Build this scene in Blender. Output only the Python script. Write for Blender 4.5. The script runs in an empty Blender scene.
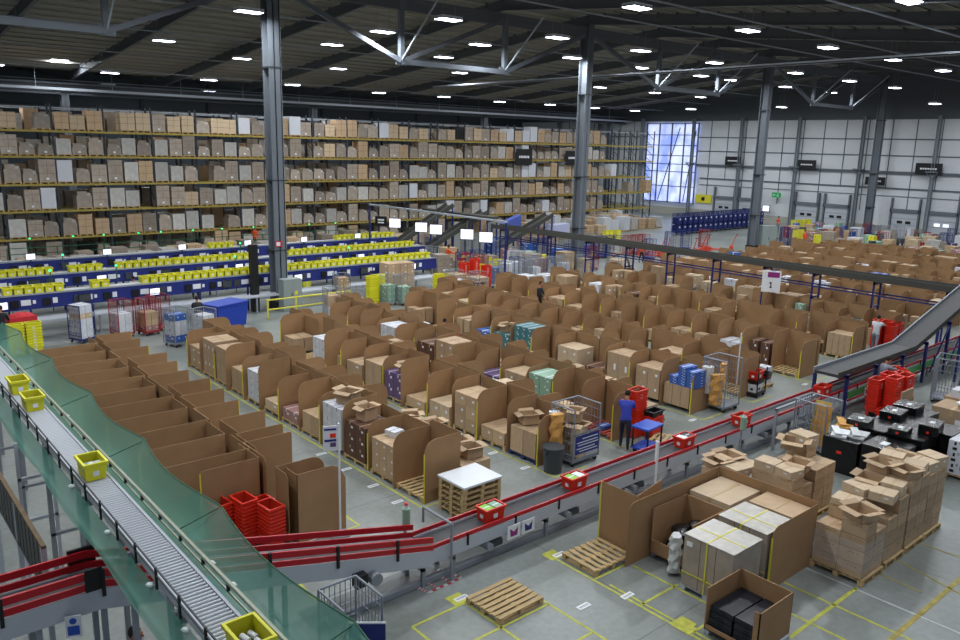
import bpy, math, random
from mathutils import Vector, Matrix, Euler
C = bpy.context.scene.collection
PI = math.pi
RNG = random.Random(7)
H = 9.0

# ---------------------------------------------------------------- materials
def lin(h):
    h = h.lstrip('#'); v = [int(h[i:i+2], 16)/255 for i in (0, 2, 4)]
    return tuple((c/12.92 if c <= .04045 else ((c+.055)/1.055)**2.4) for c in v) + (1,)
def mat(name, col, rough=.6, metal=0, emit=None, es=0, noise=0, nscale=6, objvar=0, alpha=1, spec=.4, bump=0, stretch=None):
    m = bpy.data.materials.new(name); m.use_nodes = True
    nt = m.node_tree; b = nt.nodes['Principled BSDF']; L = nt.links
    b.inputs['Roughness'].default_value = rough; b.inputs['Metallic'].default_value = metal
    b.inputs['Specular IOR Level'].default_value = spec
    c = lin(col); b.inputs['Base Color'].default_value = c
    src = None
    if noise or bump:
        tc = nt.nodes.new('ShaderNodeTexCoord'); mp = nt.nodes.new('ShaderNodeMapping')
        if stretch: mp.inputs['Scale'].default_value = stretch
        n = nt.nodes.new('ShaderNodeTexNoise'); n.inputs['Scale'].default_value = nscale; n.inputs['Detail'].default_value = 5
        L.new(tc.outputs['Object'], mp.inputs[0]); L.new(mp.outputs[0], n.inputs['Vector'])
        if noise:
            r = nt.nodes.new('ShaderNodeValToRGB')
            r.color_ramp.elements[0].position = .3; r.color_ramp.elements[1].position = .7
            r.color_ramp.elements[0].color = tuple(x*(1-noise) for x in c[:3])+(1,)
            r.color_ramp.elements[1].color = tuple(min(1, x*(1+noise)) for x in c[:3])+(1,)
            L.new(n.outputs['Fac'], r.inputs[0]); src = r.outputs[0]
        if bump:
            bp = nt.nodes.new('ShaderNodeBump'); bp.inputs['Strength'].default_value = bump; bp.inputs['Distance'].default_value = .03
            L.new(n.outputs['Fac'], bp.inputs['Height']); L.new(bp.outputs[0], b.inputs['Normal'])
    if objvar:
        oi = nt.nodes.new('ShaderNodeObjectInfo'); mr = nt.nodes.new('ShaderNodeMapRange')
        mr.inputs[3].default_value = 1-objvar; mr.inputs[4].default_value = 1+objvar
        L.new(oi.outputs['Random'], mr.inputs[0])
        hs = nt.nodes.new('ShaderNodeHueSaturation'); hs.inputs['Color'].default_value = c
        if src: L.new(src, hs.inputs['Color'])
        L.new(mr.outputs[0], hs.inputs['Value']); src = hs.outputs[0]
    if src: L.new(src, b.inputs['Base Color'])
    if emit: b.inputs['Emission Color'].default_value = lin(emit); b.inputs['Emission Strength'].default_value = es
    if alpha < 1: b.inputs['Alpha'].default_value = alpha
    return m
M = {}
def D(k, *a, **kw): M[k] = mat(k, *a, **kw)
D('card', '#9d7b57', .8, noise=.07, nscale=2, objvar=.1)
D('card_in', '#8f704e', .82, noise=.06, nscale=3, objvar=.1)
D('carton', '#b3997a', .75, noise=.07, nscale=4, objvar=.16)
D('cage_steel', '#858c94', .5, metal=.2); D('col_light', '#848c93', .65, spec=.2); D('carton_edge', '#7c6044', .8)
D('carton_pale', '#c0ab8e', .7, noise=.06, nscale=4, objvar=.08)
D('tape', '#b59a74', .35); D('yellow_tape', '#d6cf3c', .5); D('label', '#dfe2e4', .5)
D('wood', '#b99f72', .8, noise=.18, nscale=5, objvar=.12, stretch=(1, 6, 1))
D('wood_dark', '#6d5c45', .85, noise=.2, nscale=5)
D('blue_plastic', '#22335f', .5); D('red_pallet', '#a5463a', .6, noise=.1)
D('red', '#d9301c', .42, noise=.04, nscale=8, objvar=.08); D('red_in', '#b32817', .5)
D('red_rail', '#b01c26', .35); D('red_dark', '#8d1b20', .5)
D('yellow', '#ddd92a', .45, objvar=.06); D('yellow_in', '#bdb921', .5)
D('steel', '#c3c8ce', .4, metal=.35); D('steel_white', '#b4bac2', .5, metal=.05)
D('frame_gray', '#8a9097', .55, metal=.1); D('col_gray', '#686f76', .7, noise=.05, nscale=1, spec=.2)
D('col_dark', '#33383d', .5); D('black', '#17181a', .45); D('black_wrap', '#101113', .25, noise=.3, nscale=5, bump=.6)
D('belt', '#3b3d3f', .6, noise=.08, nscale=9); D('belt_dark', '#40413c', .65)
D('blue', '#1f2c74', .5, objvar=.05); D('blue_bright', '#2c54b8', .45); D('blue_pack', '#3a60aa', .5)
D('blue_steel', '#25306e', .45, metal=.2); D('green', '#4e9a58', .5); D('green_dark', '#1f5a3e', .6)
D('teal', '#3f7278', .5); D('mint', '#86a892', .5); D('purple', '#5f4a72', .5); D('magenta', '#8d2c78', .5)
D('white', '#dfe3e6', .5, objvar=.04); D('white_pack', '#c9ccd2', .5, objvar=.06); D('pink', '#9d7873', .6)
D('brown_case', '#5c4033', .6, objvar=.06); D('gray_plastic', '#3d4246', .55); D('cabinet', '#8c9694', .5)
D('wall', '#cbd0d4', .6, noise=.03, nscale=.5); D('wall_low', '#a3a49c', .7); D('girt', '#565e66', .5)
D('wrap', '#b5b3ad', .3, noise=.15, nscale=3, objvar=.22, bump=.5); D('wrap_card', '#9c9184', .35, noise=.15, nscale=3, objvar=.28, bump=.4)
D('rack_yellow', '#a18f42', .55, noise=.15, nscale=9); D('rack_steel', '#2c343c', .6)
D('deck', '#8f8d82', .8, spec=.2); D('purlin', '#b2b1a8', .6, spec=.2); D('rafter', '#63686d', .65, spec=.2)
D('tray', '#98a0a8', .6, metal=.2); D('orange', '#e0541f', .6); D('skin', '#b07a60', .6); D('hair', '#231a15', .8)
D('kraft_paper', '#cf9a52', .7, noise=.12, nscale=6, bump=.6)
D('lamp', '#ffffff', .5, emit='#e8eeff', es=30); D('screen', '#ffffff', .5, emit='#e2e8ff', es=2.0)
D('beacon', '#30e090', .5, emit='#40ffa0', es=3); D('glow_win', '#8fa6ff', .5)
D('jeans', '#202433', .8); D('hoodie', '#3440a0', .85); D('tee', '#c3c8cd', .8); D('trouser', '#22242a', .8); D('gray_top', '#8a90a0', .8)
def net_mat():
    m = bpy.data.materials.new('green_net'); m.use_nodes = True; nt = m.node_tree; L = nt.links
    b = nt.nodes['Principled BSDF']; b.inputs['Base Color'].default_value = lin('#48806f'); b.inputs['Roughness'].default_value = .8
    tr = nt.nodes.new('ShaderNodeBsdfTransparent'); mx = nt.nodes.new('ShaderNodeMixShader')
    tc = nt.nodes.new('ShaderNodeTexCoord'); n = nt.nodes.new('ShaderNodeTexNoise'); n.inputs['Scale'].default_value = .8
    mr = nt.nodes.new('ShaderNodeMapRange'); mr.inputs[3].default_value = .6; mr.inputs[4].default_value = .78
    L.new(tc.outputs['Object'], n.inputs['Vector']); L.new(n.outputs['Fac'], mr.inputs[0]); L.new(mr.outputs[0], mx.inputs[0])
    L.new(tr.outputs[0], mx.inputs[1]); L.new(b.outputs[0], mx.inputs[2]); L.new(mx.outputs[0], nt.nodes['Material Output'].inputs[0])
    return m
M['net'] = net_mat()
def mesh_mat(name, col, pitch, fill):
    """welded wire mesh: thin wires with real gaps between them"""
    m = bpy.data.materials.new(name); m.use_nodes = True; nt = m.node_tree; L = nt.links
    b = nt.nodes['Principled BSDF']; b.inputs['Base Color'].default_value = lin(col); b.inputs['Metallic'].default_value = .3
    b.inputs['Alpha'].default_value = fill
    return m
M['wire_blue'] = mesh_mat('wire_blue', '#26306e', .05, .6)
M['wire_gray'] = mesh_mat('wire_gray', '#7f878f', .05, .3)
M['wire_red'] = mesh_mat('wire_red', '#b02a22', .05, .35)
M['wire_black'] = mesh_mat('wire_black', '#202224', .05, .5)
M['film'] = mesh_mat('film', '#d5d8dc', .05, .35)
def floor_mat():
    m = bpy.data.materials.new('polished_concrete'); m.use_nodes = True; nt = m.node_tree; L = nt.links
    b = nt.nodes['Principled BSDF']; b.inputs['Roughness'].default_value = .33; b.inputs['Specular IOR Level'].default_value = .45
    tc = nt.nodes.new('ShaderNodeTexCoord')
    n1 = nt.nodes.new('ShaderNodeTexNoise'); n1.inputs['Scale'].default_value = .35; n1.inputs['Detail'].default_value = 8
    n2 = nt.nodes.new('ShaderNodeTexNoise'); n2.inputs['Scale'].default_value = 7; n2.inputs['Detail'].default_value = 6
    r = nt.nodes.new('ShaderNodeValToRGB'); r.color_ramp.elements[0].position = .35; r.color_ramp.elements[1].position = .65
    r.color_ramp.elements[0].color = lin('#737973'); r.color_ramp.elements[1].color = lin('#8d9390')
    mx = nt.nodes.new('ShaderNodeMixRGB'); mx.blend_type = 'OVERLAY'; mx.inputs[0].default_value = .25
    br = nt.nodes.new('ShaderNodeTexBrick'); br.offset = 0; br.inputs['Scale'].default_value = 1
    br.inputs['Brick Width'].default_value = 6; br.inputs['Row Height'].default_value = 4; br.inputs['Mortar Size'].default_value = .012
    br.inputs['Color1'].default_value = br.inputs['Color2'].default_value = (1, 1, 1, 1); br.inputs['Mortar'].default_value = (.55, .55, .55, 1)
    mm = nt.nodes.new('ShaderNodeMixRGB'); mm.blend_type = 'MULTIPLY'; mm.inputs[0].default_value = 1
    for a in (n1, n2, br): L.new(tc.outputs['Object'], a.inputs['Vector'])
    L.new(n1.outputs['Fac'], r.inputs[0]); L.new(r.outputs[0], mx.inputs[1]); L.new(n2.outputs['Fac'], mx.inputs[2])
    L.new(mx.outputs[0], mm.inputs[1]); L.new(br.outputs[0], mm.inputs[2]); L.new(mm.outputs[0], b.inputs['Base Color'])
    mr = nt.nodes.new('ShaderNodeMapRange'); mr.inputs[3].default_value = .22; mr.inputs[4].default_value = .5
    L.new(n1.outputs['Fac'], mr.inputs[0]); L.new(mr.outputs[0], b.inputs['Roughness'])
    return m
M['floor'] = floor_mat()
def glow_mat():
    """translucent daylight panel: bright sky outside, bluer towards the ground outside"""
    m = bpy.data.materials.new('daylight_panel'); m.use_nodes = True; nt = m.node_tree; L = nt.links
    b = nt.nodes['Principled BSDF']; tc = nt.nodes.new('ShaderNodeTexCoord'); n = nt.nodes.new('ShaderNodeTexNoise'); n.inputs['Scale'].default_value = .45
    r = nt.nodes.new('ShaderNodeValToRGB'); r.color_ramp.elements[0].position = .35; r.color_ramp.elements[1].position = .6
    r.color_ramp.elements[0].color = lin('#6f84d8'); r.color_ramp.elements[1].color = lin('#cfd9ff')
    L.new(tc.outputs['Object'], n.inputs['Vector']); L.new(n.outputs['Fac'], r.inputs[0]); L.new(r.outputs[0], b.inputs['Emission Color'])
    b.inputs['Emission Strength'].default_value = 2.2; b.inputs['Base Color'].default_value = lin('#a0b0e0')
    return m
M['daylight'] = glow_mat()

# ---------------------------------------------------------------- mesh builder
BOXF = [(0,3,2,1),(4,5,6,7),(0,1,5,4),(1,2,6,5),(2,3,7,6),(3,0,4,7)]
class MB:
    def __init__(s): s.v = []; s.f = []; s.m = []; s.mats = []
    def mi(s, k):
        if k not in s.mats: s.mats.append(k)
        return s.mats.index(k)
    def add(s, vs, fs, k, T=None):
        o = len(s.v); s.v += [tuple(T @ Vector(v)) if T else tuple(v) for v in vs]
        s.f += [tuple(i+o for i in f) for f in fs]; s.m += [s.mi(k)]*len(fs); return s
    def box(s, x0, y0, z0, x1, y1, z1, k, T=None):
        return s.add([(x0,y0,z0),(x1,y0,z0),(x1,y1,z0),(x0,y1,z0),(x0,y0,z1),(x1,y0,z1),(x1,y1,z1),(x0,y1,z1)], BOXF, k, T)
    def bar(s, p, q, w, h, k):
        p = Vector(p); q = Vector(q); d = q-p; L = d.length; d.normalize()
        up = Vector((0,0,1)) if abs(d.z) < .95 else Vector((0,1,0))
        sx = d.cross(up).normalized(); uz = sx.cross(d)
        T = Matrix((sx, d, uz)).transposed().to_4x4(); T.translation = p
        return s.box(-w/2, 0, -h/2, w/2, L, h/2, k, T)
    def cyl(s, p, q, r, k, n=8, r2=None):
        p = Vector(p); q = Vector(q); d = (q-p).normalized(); r2 = r if r2 is None else r2
        up = Vector((0,0,1)) if abs(d.z) < .9 else Vector((1,0,0))
        a = d.cross(up).normalized(); b = d.cross(a)
        vs = [p+(a*math.cos(2*PI*i/n)+b*math.sin(2*PI*i/n))*r for i in range(n)] + [q+(a*math.cos(2*PI*i/n)+b*math.sin(2*PI*i/n))*r2 for i in range(n)]
        fs = [(i, (i+1) % n, n+(i+1) % n, n+i) for i in range(n)] + [tuple(range(n))[::-1], tuple(range(n, 2*n))]
        return s.add(vs, fs, k)
    def path(s, pts, r, k, n=6):
        for a, b in zip(pts, pts[1:]): s.cyl(a, b, r, k, n)
        return s
    def sheet(s, poly, axis, at, t, k):
        """polygon (u,v) extruded by t. axis 'y': u=x v=z at y; axis 'x': u=y v=z at x; 'z': u=x v=y"""
        f = {'y': lambda u, v, w: (u, w, v), 'x': lambda u, v, w: (w, u, v), 'z': lambda u, v, w: (u, v, w)}[axis]
        n = len(poly); vs = [f(u, v, at) for u, v in poly]+[f(u, v, at+t) for u, v in poly]
        fs = [tuple(range(n)), tuple(range(n, 2*n))[::-1]]+[(i, n+i, n+(i+1) % n, (i+1) % n) for i in range(n)]
        return s.add(vs, fs, k)
    def ell(s, c, r, k, n=10, m=6, T=None):
        vs = [(c[0], c[1], c[2]+r[2])]; fs = []
        for j in range(1, m):
            for i in range(n):
                a = PI*j/m; b = 2*PI*i/n
                vs.append((c[0]+r[0]*math.sin(a)*math.cos(b), c[1]+r[1]*math.sin(a)*math.sin(b), c[2]+r[2]*math.cos(a)))
        vs.append((c[0], c[1], c[2]-r[2]))
        for i in range(n): fs.append((0, 1+i, 1+(i+1) % n)); fs.append((len(vs)-1, len(vs)-2-i, len(vs)-2-(i+1) % n))
        for j in range(m-2):
            for i in range(n): a = 1+j*n; fs.append((a+i, a+n+i, a+n+(i+1) % n, a+(i+1) % n))
        return s.add(vs, fs, k, T)
    def mesh(s, name):
        me = bpy.data.meshes.new(name); me.from_pydata(s.v, [], s.f)
        for k in s.mats: me.materials.append(M[k])
        me.polygons.foreach_set('material_index', s.m); me.validate(); me.update()
        return me

# a thing = (name, mesh or None, [children]) ; thing() links it, with its parts, as objects of its own
def N(name, mb=None, kids=()): return (name, mb.mesh(name) if mb else None, list(kids))
def link(node, parent=None):
    o = bpy.data.objects.new(node[0], node[1]); C.objects.link(o)
    if parent: o.parent = parent
    for k in node[2]: link(k, o)
    return o
CAP = {'tote': 'totes', 'pallet_load': 'pallet loads', 'product_box': 'boxes', 'carton': 'cartons', 'roll_cage': 'roll cages', 'pallet': 'pallets', 'cardboard_divider': 'cardboard dividers', 'sack': 'sacks', 'bottle': 'bottles'}
QUEUE = {}
def thing(node, label, cat, loc=(0, 0, 0), rz=0, group=None, scale=None, parts=True, rot=None, force=False):
    label = ' '.join(label.replace(' ,', ',').split()[:16]).rstrip(',')
    if node[0] in CAP and not force:
        q = QUEUE.setdefault(node[0], []); q.append((math.dist(loc, (0, 0, 9)), len(q), (node, label, cat, loc, rz, group, scale, parts, rot))); return None
    o = link(node if parts else (node[0], node[1], []))
    o.location = loc; o.rotation_euler = rot or (0, 0, rz)
    if scale: o.scale = scale
    o['label'] = label; o['category'] = cat
    if group: o['group'] = group
    return o
def flush():
    for kind, q in QUEUE.items():
        q.sort(key=lambda a: a[:2])
        for a in q[:298]: thing(*a[2], force=True)
        if len(q) <= 298: continue
        vs, fs, ms, mats = [], [], [], []
        for d, _, (node, label, cat, loc, rz, group, scale, parts, rot) in q[298:]:
            T = Matrix.LocRotScale(Vector(loc), Euler(rot or (0, 0, rz)), Vector(scale or (1, 1, 1)))
            st_ = [node]
            while st_:
                n_ = st_.pop(); st_ += n_[2]; me = n_[1]
                if not me: continue
                o0 = len(vs); vs += [tuple(T @ v.co) for v in me.vertices]; mm = []
                for mt in me.materials:
                    if mt not in mats: mats.append(mt)
                    mm.append(mats.index(mt))
                for p in me.polygons: fs.append(tuple(i+o0 for i in p.vertices)); ms.append(mm[p.material_index])
        me = bpy.data.meshes.new('distant_'+CAP[kind].replace(' ', '_')); me.from_pydata(vs, [], fs)
        for mt in mats: me.materials.append(mt)
        me.polygons.foreach_set('material_index', ms); me.update()
        o = bpy.data.objects.new('distant_'+CAP[kind].replace(' ', '_'), me); C.objects.link(o)
        o['label'] = 'the many remaining %s farther back in the hall' % CAP[kind]; o['category'] = CAP[kind]; o['kind'] = 'stuff'
def struct(name, mb, kids=()):
    o = link((name, mb.mesh(name) if mb else None, list(kids))); o['kind'] = 'structure'; return o
ORD = ['first','second','third','fourth','fifth','sixth','seventh','eighth','ninth','tenth','eleventh','twelfth','thirteenth','fourteenth','fifteenth','sixteenth','seventeenth','eighteenth','nineteenth','twentieth']
def od(i):
    if i < 20: return ORD[i]
    t = ['twenty','thirty','forty','fifty','sixty','seventy','eighty','ninety'][(i+1)//10-2]
    r = (i+1) % 10
    return {'twenty':'twentieth','thirty':'thirtieth','forty':'fortieth','fifty':'fiftieth','sixty':'sixtieth','seventy':'seventieth','eighty':'eightieth','ninety':'ninetieth'}[t] if r == 0 else t+'-'+ORD[r-1]

# ---------------------------------------------------------------- camera
cam = bpy.data.cameras.new('camera'); co = bpy.data.objects.new('camera', cam); C.objects.link(co)
yaw, pit, rol = [math.radians(a) for a in (40.669, 12.4586, 1.3466)]
F = Vector((math.sin(yaw)*math.cos(pit), math.cos(yaw)*math.cos(pit), -math.sin(pit)))
R = Vector((math.cos(yaw), -math.sin(yaw), 0)); U = R.cross(F)
R2 = R*math.cos(rol)+U*math.sin(rol); U2 = -R*math.sin(rol)+U*math.cos(rol)
co.matrix_world = Matrix.Translation((0, 0, H)) @ Matrix((R2, U2, -F)).transposed().to_4x4()
cam.sensor_width = 36; cam.lens = 791.37/960*36; cam.clip_end = 400; cam.clip_start = .1
bpy.context.scene.camera = co

# ---------------------------------------------------------------- setting
def roofz(y):
    if y <= 39.4: return 18.3-(39.4-y)*.094
    if y <= 77.7: return 18.3-(y-39.4)*.094
    return 14.7+(y-77.7)*.094
b = MB().box(-26, -12, -.3, 94.3, 100, 0, 'floor')
yl = MB(); wl = MB(); st = MB(); pl = MB()
def line(m, x0, y0, x1, y1, k, w=.055, z=.003): m.bar((x0, y0, z), (x1, y1, z), w, .004, k)
D('line_yellow', '#b7b94c', .65, noise=.2, nscale=9); D('line_white', '#c6cacb', .6, noise=.1, nscale=9); D('line_red', '#b8434a', .6)
D('old_line', '#a5974f', .7, noise=.25, nscale=4)
yl = MB()
for q in [(7.9,10.97,9.22,10.97),(7.9,10.97,7.9,7),(9.22,10.97,9.22,5),(7.0,9.9,10.5,9.9),(10.5,11.0,10.5,4),(9.22,8.7,10.5,8.7),(9.22,7.5,10.5,7.5),
          (11.9,11.1,11.9,4),(12.03,9.6,12.03,4),(11.95,9.94,13,9.94),(11.95,8.71,13.2,8.71),(11.95,7.5,12.4,7.5),(13.05,9.8,13.05,5)]: line(yl, *q, 'line_yellow')
for x in [11.05]: line(yl, x, 30.6, x, 14.9, 'line_yellow')
line(yl, 9.3, 30, 9.3, 15.1, 'line_yellow'); line(yl, 9.3, 15.1, 8.6, 15.1, 'line_yellow'); line(yl, 11.05, 14.95, 12.0, 14.9, 'line_yellow'); line(yl, 11.9, 14.95, 11.9, 13.6, 'line_yellow')
line(yl, 15.1, 31, 15.1, 14.2, 'line_yellow'); line(yl, 15.1, 14.2, 16.4, 14.2, 'line_yellow')
for x in (18.45, 22.6, 25.8, 30.05, 34.6): line(yl, x, 31, x, 14.5, 'line_yellow'); line(yl, x, 14.5, x+1.3, 14.5, 'line_yellow')
line(yl, 7.0, 14.5, 6.9, 12.9, 'line_yellow'); line(yl, 7.1, 14.5, 8.4, 13.4, 'line_yellow')
for x in (12.6, 14.2, 20.3, 22.4): line(yl, x, 36, x+1.2, 31.5, 'line_yellow')
line(yl, 21.5, 35, 60, 36.5, 'line_yellow'); pass
for q in [(13.3,6.245,16.1,6.25,.08),(15.06,7.33,15.08,3.5,.06),(14.07,6.9,14.07,4,.06),(12.9,5.0,14.8,5.0,.06)]: line(yl, *q[:4], 'line_yellow', q[4])
for q in [(14.76,5.0,18.2,4.99,.1),(17.07,6.2,17.01,5.3,.05),(18.02,6.2,17.56,4.6,.05),(18.2,4.99,26,5.0,.1),(19.3,6.2,19.3,5,.05)]: line(yl, *q[:4], 'old_line', q[4])
for q in [(11.9,11.15),(9.1,11.1),(12.03,7.7)]: yl.box(q[0]-.12, q[1]-.1, .0, q[0]+.25, q[1]+.25, .0065, 'line_yellow')
yl.box(13.6, 8.75, .001, 13.95, 9.0, .009, 'line_yellow'); yl.box(11.85, 7.5, .001, 12.15, 7.9, .009, 'line_yellow')
line(wl, 16.02, 7.35, 16.06, 3.0, 'line_white', .045)
for x, y in [(12.0,9.1),(11.0,9.4),(9.45,16.5),(9.5,19),(9.4,22),(10.75,15.6),(10.8,16.8),(10.8,18.2),(10.8,19.6),(14.9,15.2),(14.9,16.6),(12.1,11.15),(9.25,11.15),(8.0,15.2),(16.0,14.0),(22.3,14.7),(29.6,14.5),(28.6,17),(22.4,9.0),(17,13.9)]:
    wl.box(x-.16, y-.07, .0, x+.16, y+.07, .009, 'label'); [wl.box(x-.11+.05*i, y-.025, .009, x-.08+.05*i, y+.025, .0105, 'frame_gray') for i in range(5)]
def stripes(a, bq, n=9):
    a = Vector(a); bq = Vector(bq)
    for i in range(n):
        p = a.lerp(bq, i/n); q = a.lerp(bq, (i+1)/n); line(st, p.x, p.y, q.x, q.y, 'line_red' if i % 2 else 'line_white', .07, .005)
for a, q in [((8.78,12.05),(9.6,12.3)),((9.6,12.3),(9.75,11.75)),((9.75,11.75),(8.85,11.72)),((8.85,11.72),(8.78,12.05)),((9.05,12.1),(9.1,11.74)),((9.4,12.25),(9.45,11.74)),((8.0,13.6),(8.5,13.1)),((8.5,13.5),(8.6,13.0))]: stripes(a, q)
D('floor_shade', '#666a69', .45, noise=.12, nscale=2)
line(pl, 6.4, 12.35, 34, 12.35, 'floor_shade', .8, .002)  # conveyor's shadow on the floor, painted as a darker strip
struct('floor', b, [N('yellow_marking', yl), N('white_marking', wl), N('striped_marking', st), N('painted_shade_strip', pl)])

# roof: deck on purlins on rafters
dk = MB()
for y0, y1 in ((1.1, 39.4), (39.4, 77.7), (77.7, 100)):
    x0, x1 = -26, 94.3; n = 2
    z0, z1 = roofz(y0), roofz(y1)
    dk.add([(x0,y0,z0),(x1,y0,z0),(x1,y1,z1),(x0,y1,z1),(x0,y0,z0+.15),(x1,y0,z0+.15),(x1,y1,z1+.15),(x0,y1,z1+.15)], BOXF, 'deck')
kids = []
y = 2.2
while y < 98:
    z = roofz(y); kids.append(N('purlin', MB().box(-26, y-.035, z-.24, 94.2, y+.035, z, 'purlin').box(-26, y-.035, z-.24, 94.2, y+.1, z-.21, 'purlin'))); y += 1.5
for i in range(-3, 12):
    x = 19.3+8.02*(i-1)-.0
    if x > 93: continue
    r = MB()
    for y0, y1 in ((1.1, 39.4), (39.4, 77.7), (77.7, 100)):
        z0, z1 = roofz(y0)-.3, roofz(y1)-.3
        for w, t0, t1 in ((.22, 0, .05), (.05, 0, .62), (.22, .62, .67)):
            r.add([(x-w/2,y0,z0-t1),(x+w/2,y0,z0-t1),(x+w/2,y1,z1-t1),(x-w/2,y1,z1-t1),(x-w/2,y0,z0-t0),(x+w/2,y0,z0-t0),(x+w/2,y1,z1-t0),(x-w/2,y1,z1-t0)], BOXF, 'rafter')
    y = 2.2
    while y < 98: z = roofz(y); r.box(x-.12, y-.06, z-.5, x+.12, y+.0, z-.2, 'rafter'); y += 1.5
    kids.append(N('rafter', r))
for y in (8.5, 16, 23.8, 31.5, 46.8, 54.5, 62.5, 70, 82):   # thin cable trays and sprinkler pipes along X
    kids.append(N('sprinkler_pipe', MB().cyl((-26, y+.6, roofz(y)-1.15), (93.5, y+.6, roofz(y)-1.15), .05, 'tray', 6)))
struct('ceiling', dk, kids)
vb = MB()
vb.box(-26, 77.4, 12.45, 94, 78.0, 12.6, 'col_gray').box(-26, 77.6, 12.6, 94, 77.8, 13.35, 'col_dark').box(-26, 77.4, 13.3, 94, 78.0, 13.45, 'col_gray')
thing(N('valley_beam', vb), 'long grey steel valley beam running above the pallet racking', 'beam')
thing(N('cable_tray', MB().box(-26, 75.4, 12.7, 93, 75.9, 12.78, 'tray').box(-26, 75.4, 12.78, 93, 75.43, 12.9, 'tray').box(-26, 75.87, 12.78, 93, 75.9, 12.9, 'tray'), [N('hanger', MB().box(x, 75.63, 12.78, x+.03, 75.66, 14.6, 'tray')) for x in range(-20, 92, 6)]), 'shiny cable tray hanging in front of the valley beam over the racking', 'cable tray')
thing(N('cable_tray', MB().box(45.2, 1.5, 14.0, 45.6, 60, 14.06, 'tray').box(45.2, 1.5, 14.0, 45.23, 60, 14.16, 'tray')), 'thin pale cable tray crossing high in front of the middle steel columns', 'cable tray')

# walls
D('wall_top', '#5b6167', .7)
wr = MB().box(94, -12, 0, 94.3, 100, 13.05, 'wall').box(94, -12, 13.05, 94.3, 100, 19, 'wall_top')
wk = []
for z, h, d in ((10.7,.12,.1),(8.9,.12,.1),(7.05,.3,.25),(5.3,.16,.12),(4.45,.06,.1),(12.95,.2,.15)):
    wk.append(N('girt', MB().box(94-d, -12, z-h/2, 94.02, 100 if z > 6 else 64, z+h/2, 'girt')))
for i in range(40):
    y = -10+i*2.6
    if y < 99 and not 64.2 < y < 73.6: wk.append(N('vertical_rail', MB().box(93.93, y-.04, 5.3 if i % 2 else 2.6, 94.02, y+.04, 13, 'girt')))
wk.append(N('kerb', MB().box(93.85, -12, 0, 94.02, 100, 1.1, 'wall_low')))
struct('wall_right', wr, wk)
D('wall_far', '#454d55', .7)
wb = MB().box(-26, 99.7, 0, 94, 100, 17, 'wall_far')
struct('wall_back', wb, [N('vertical_rail', MB().box(-24+i*8, 99.4, 0, -23.6+i*8, 99.7, 16, 'col_dark')) for i in range(14)] + [N('girt', MB().box(-26, 99.5, z, 94, 99.7, z+.2, 'girt')) for z in (7, 9.5, 12)])
struct('wall_left', MB().box(-26.3, -12, 0, -26, 100, 16, 'wall'))
# daylight window
wp = MB().box(93.7, 64.6, 1.8, 93.78, 73.2, 12.5, 'daylight')
fr = MB()
for y in (64.6, 66.8, 68.9, 71.0, 73.2): fr.box(93.55, y-.08, 1.7, 93.72, y+.08, 12.6, 'col_gray')
for z in (1.8, 4, 6, 7.05, 8.2, 9.6, 11, 12.5): fr.box(93.6, 64.6, z-.05, 93.72, 73.2, z+.05, 'girt')
fr.bar((93.5, 66.2, 2), (93.5, 64.9, 11.5), .1, .1, 'girt').bar((93.5, 70.5, 2), (93.5, 67.5, 12), .1, .1, 'girt')
struct('window_1', wp, [N('window_frame', fr)])
# dock doors
DY = [59.8, 56.2, 48.3, 44.6, 36.8, 32.9, 25, 21.2]
for i, y in enumerate(DY):
    p = MB().box(93.7, y-1.35, 0, 93.85, y+1.35, 2.75, 'steel_white')
    for z in (.68, 1.37, 2.06): p.box(93.69, y-1.35, z-.015, 93.71, y+1.35, z+.015, 'girt')
    f = MB()
    for s in (-1, 1): f.box(93.5, y+s*1.5-.08, 0, 93.9, y+s*1.5+.08, 4.3, 'col_gray')
    f.box(93.5, y-1.6, 2.75, 93.9, y+1.6, 3.1, 'col_gray')
    w = [N('pane', MB().box(93.66, y+s-.28, 1.5, 93.7, y+s+.28, 1.8, 'black' if i < 5 else 'screen')) for s in (-.45, .45)]
    struct('door_%d' % (i+1), p, [N('door_frame', f)]+w)
# columns along the right wall
for i, y in enumerate((90.5, 82, 73.9, 65.2, 57.9, 50.1, 42.3, 34.4, 26.5)):
    m = MB().box(93.15, y-.16, 0, 93.6, y-.11, 13.2, 'col_light').box(93.15, y+.11, 0, 93.6, y+.16, 13.2, 'col_light').box(93.33, y-.16, 0, 93.37, y+.16, 13.2, 'col_light')
    c = MB().box(92.9, y-.6, 7.2, 93.5, y+.6, 7.35, 'col_gray').bar((93.2, y-.6, 7.2), (93.2, y, 6.6), .1, .1, 'col_gray').bar((93.2, y+.6, 7.2), (93.2, y, 6.6), .1, .1, 'col_gray')
    thing(N('wall_column', m, [N('bracket', c)]), 'grey steel column against the far right wall, %s from the back corner' % od(i), 'column', group='columns of the right wall')

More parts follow.
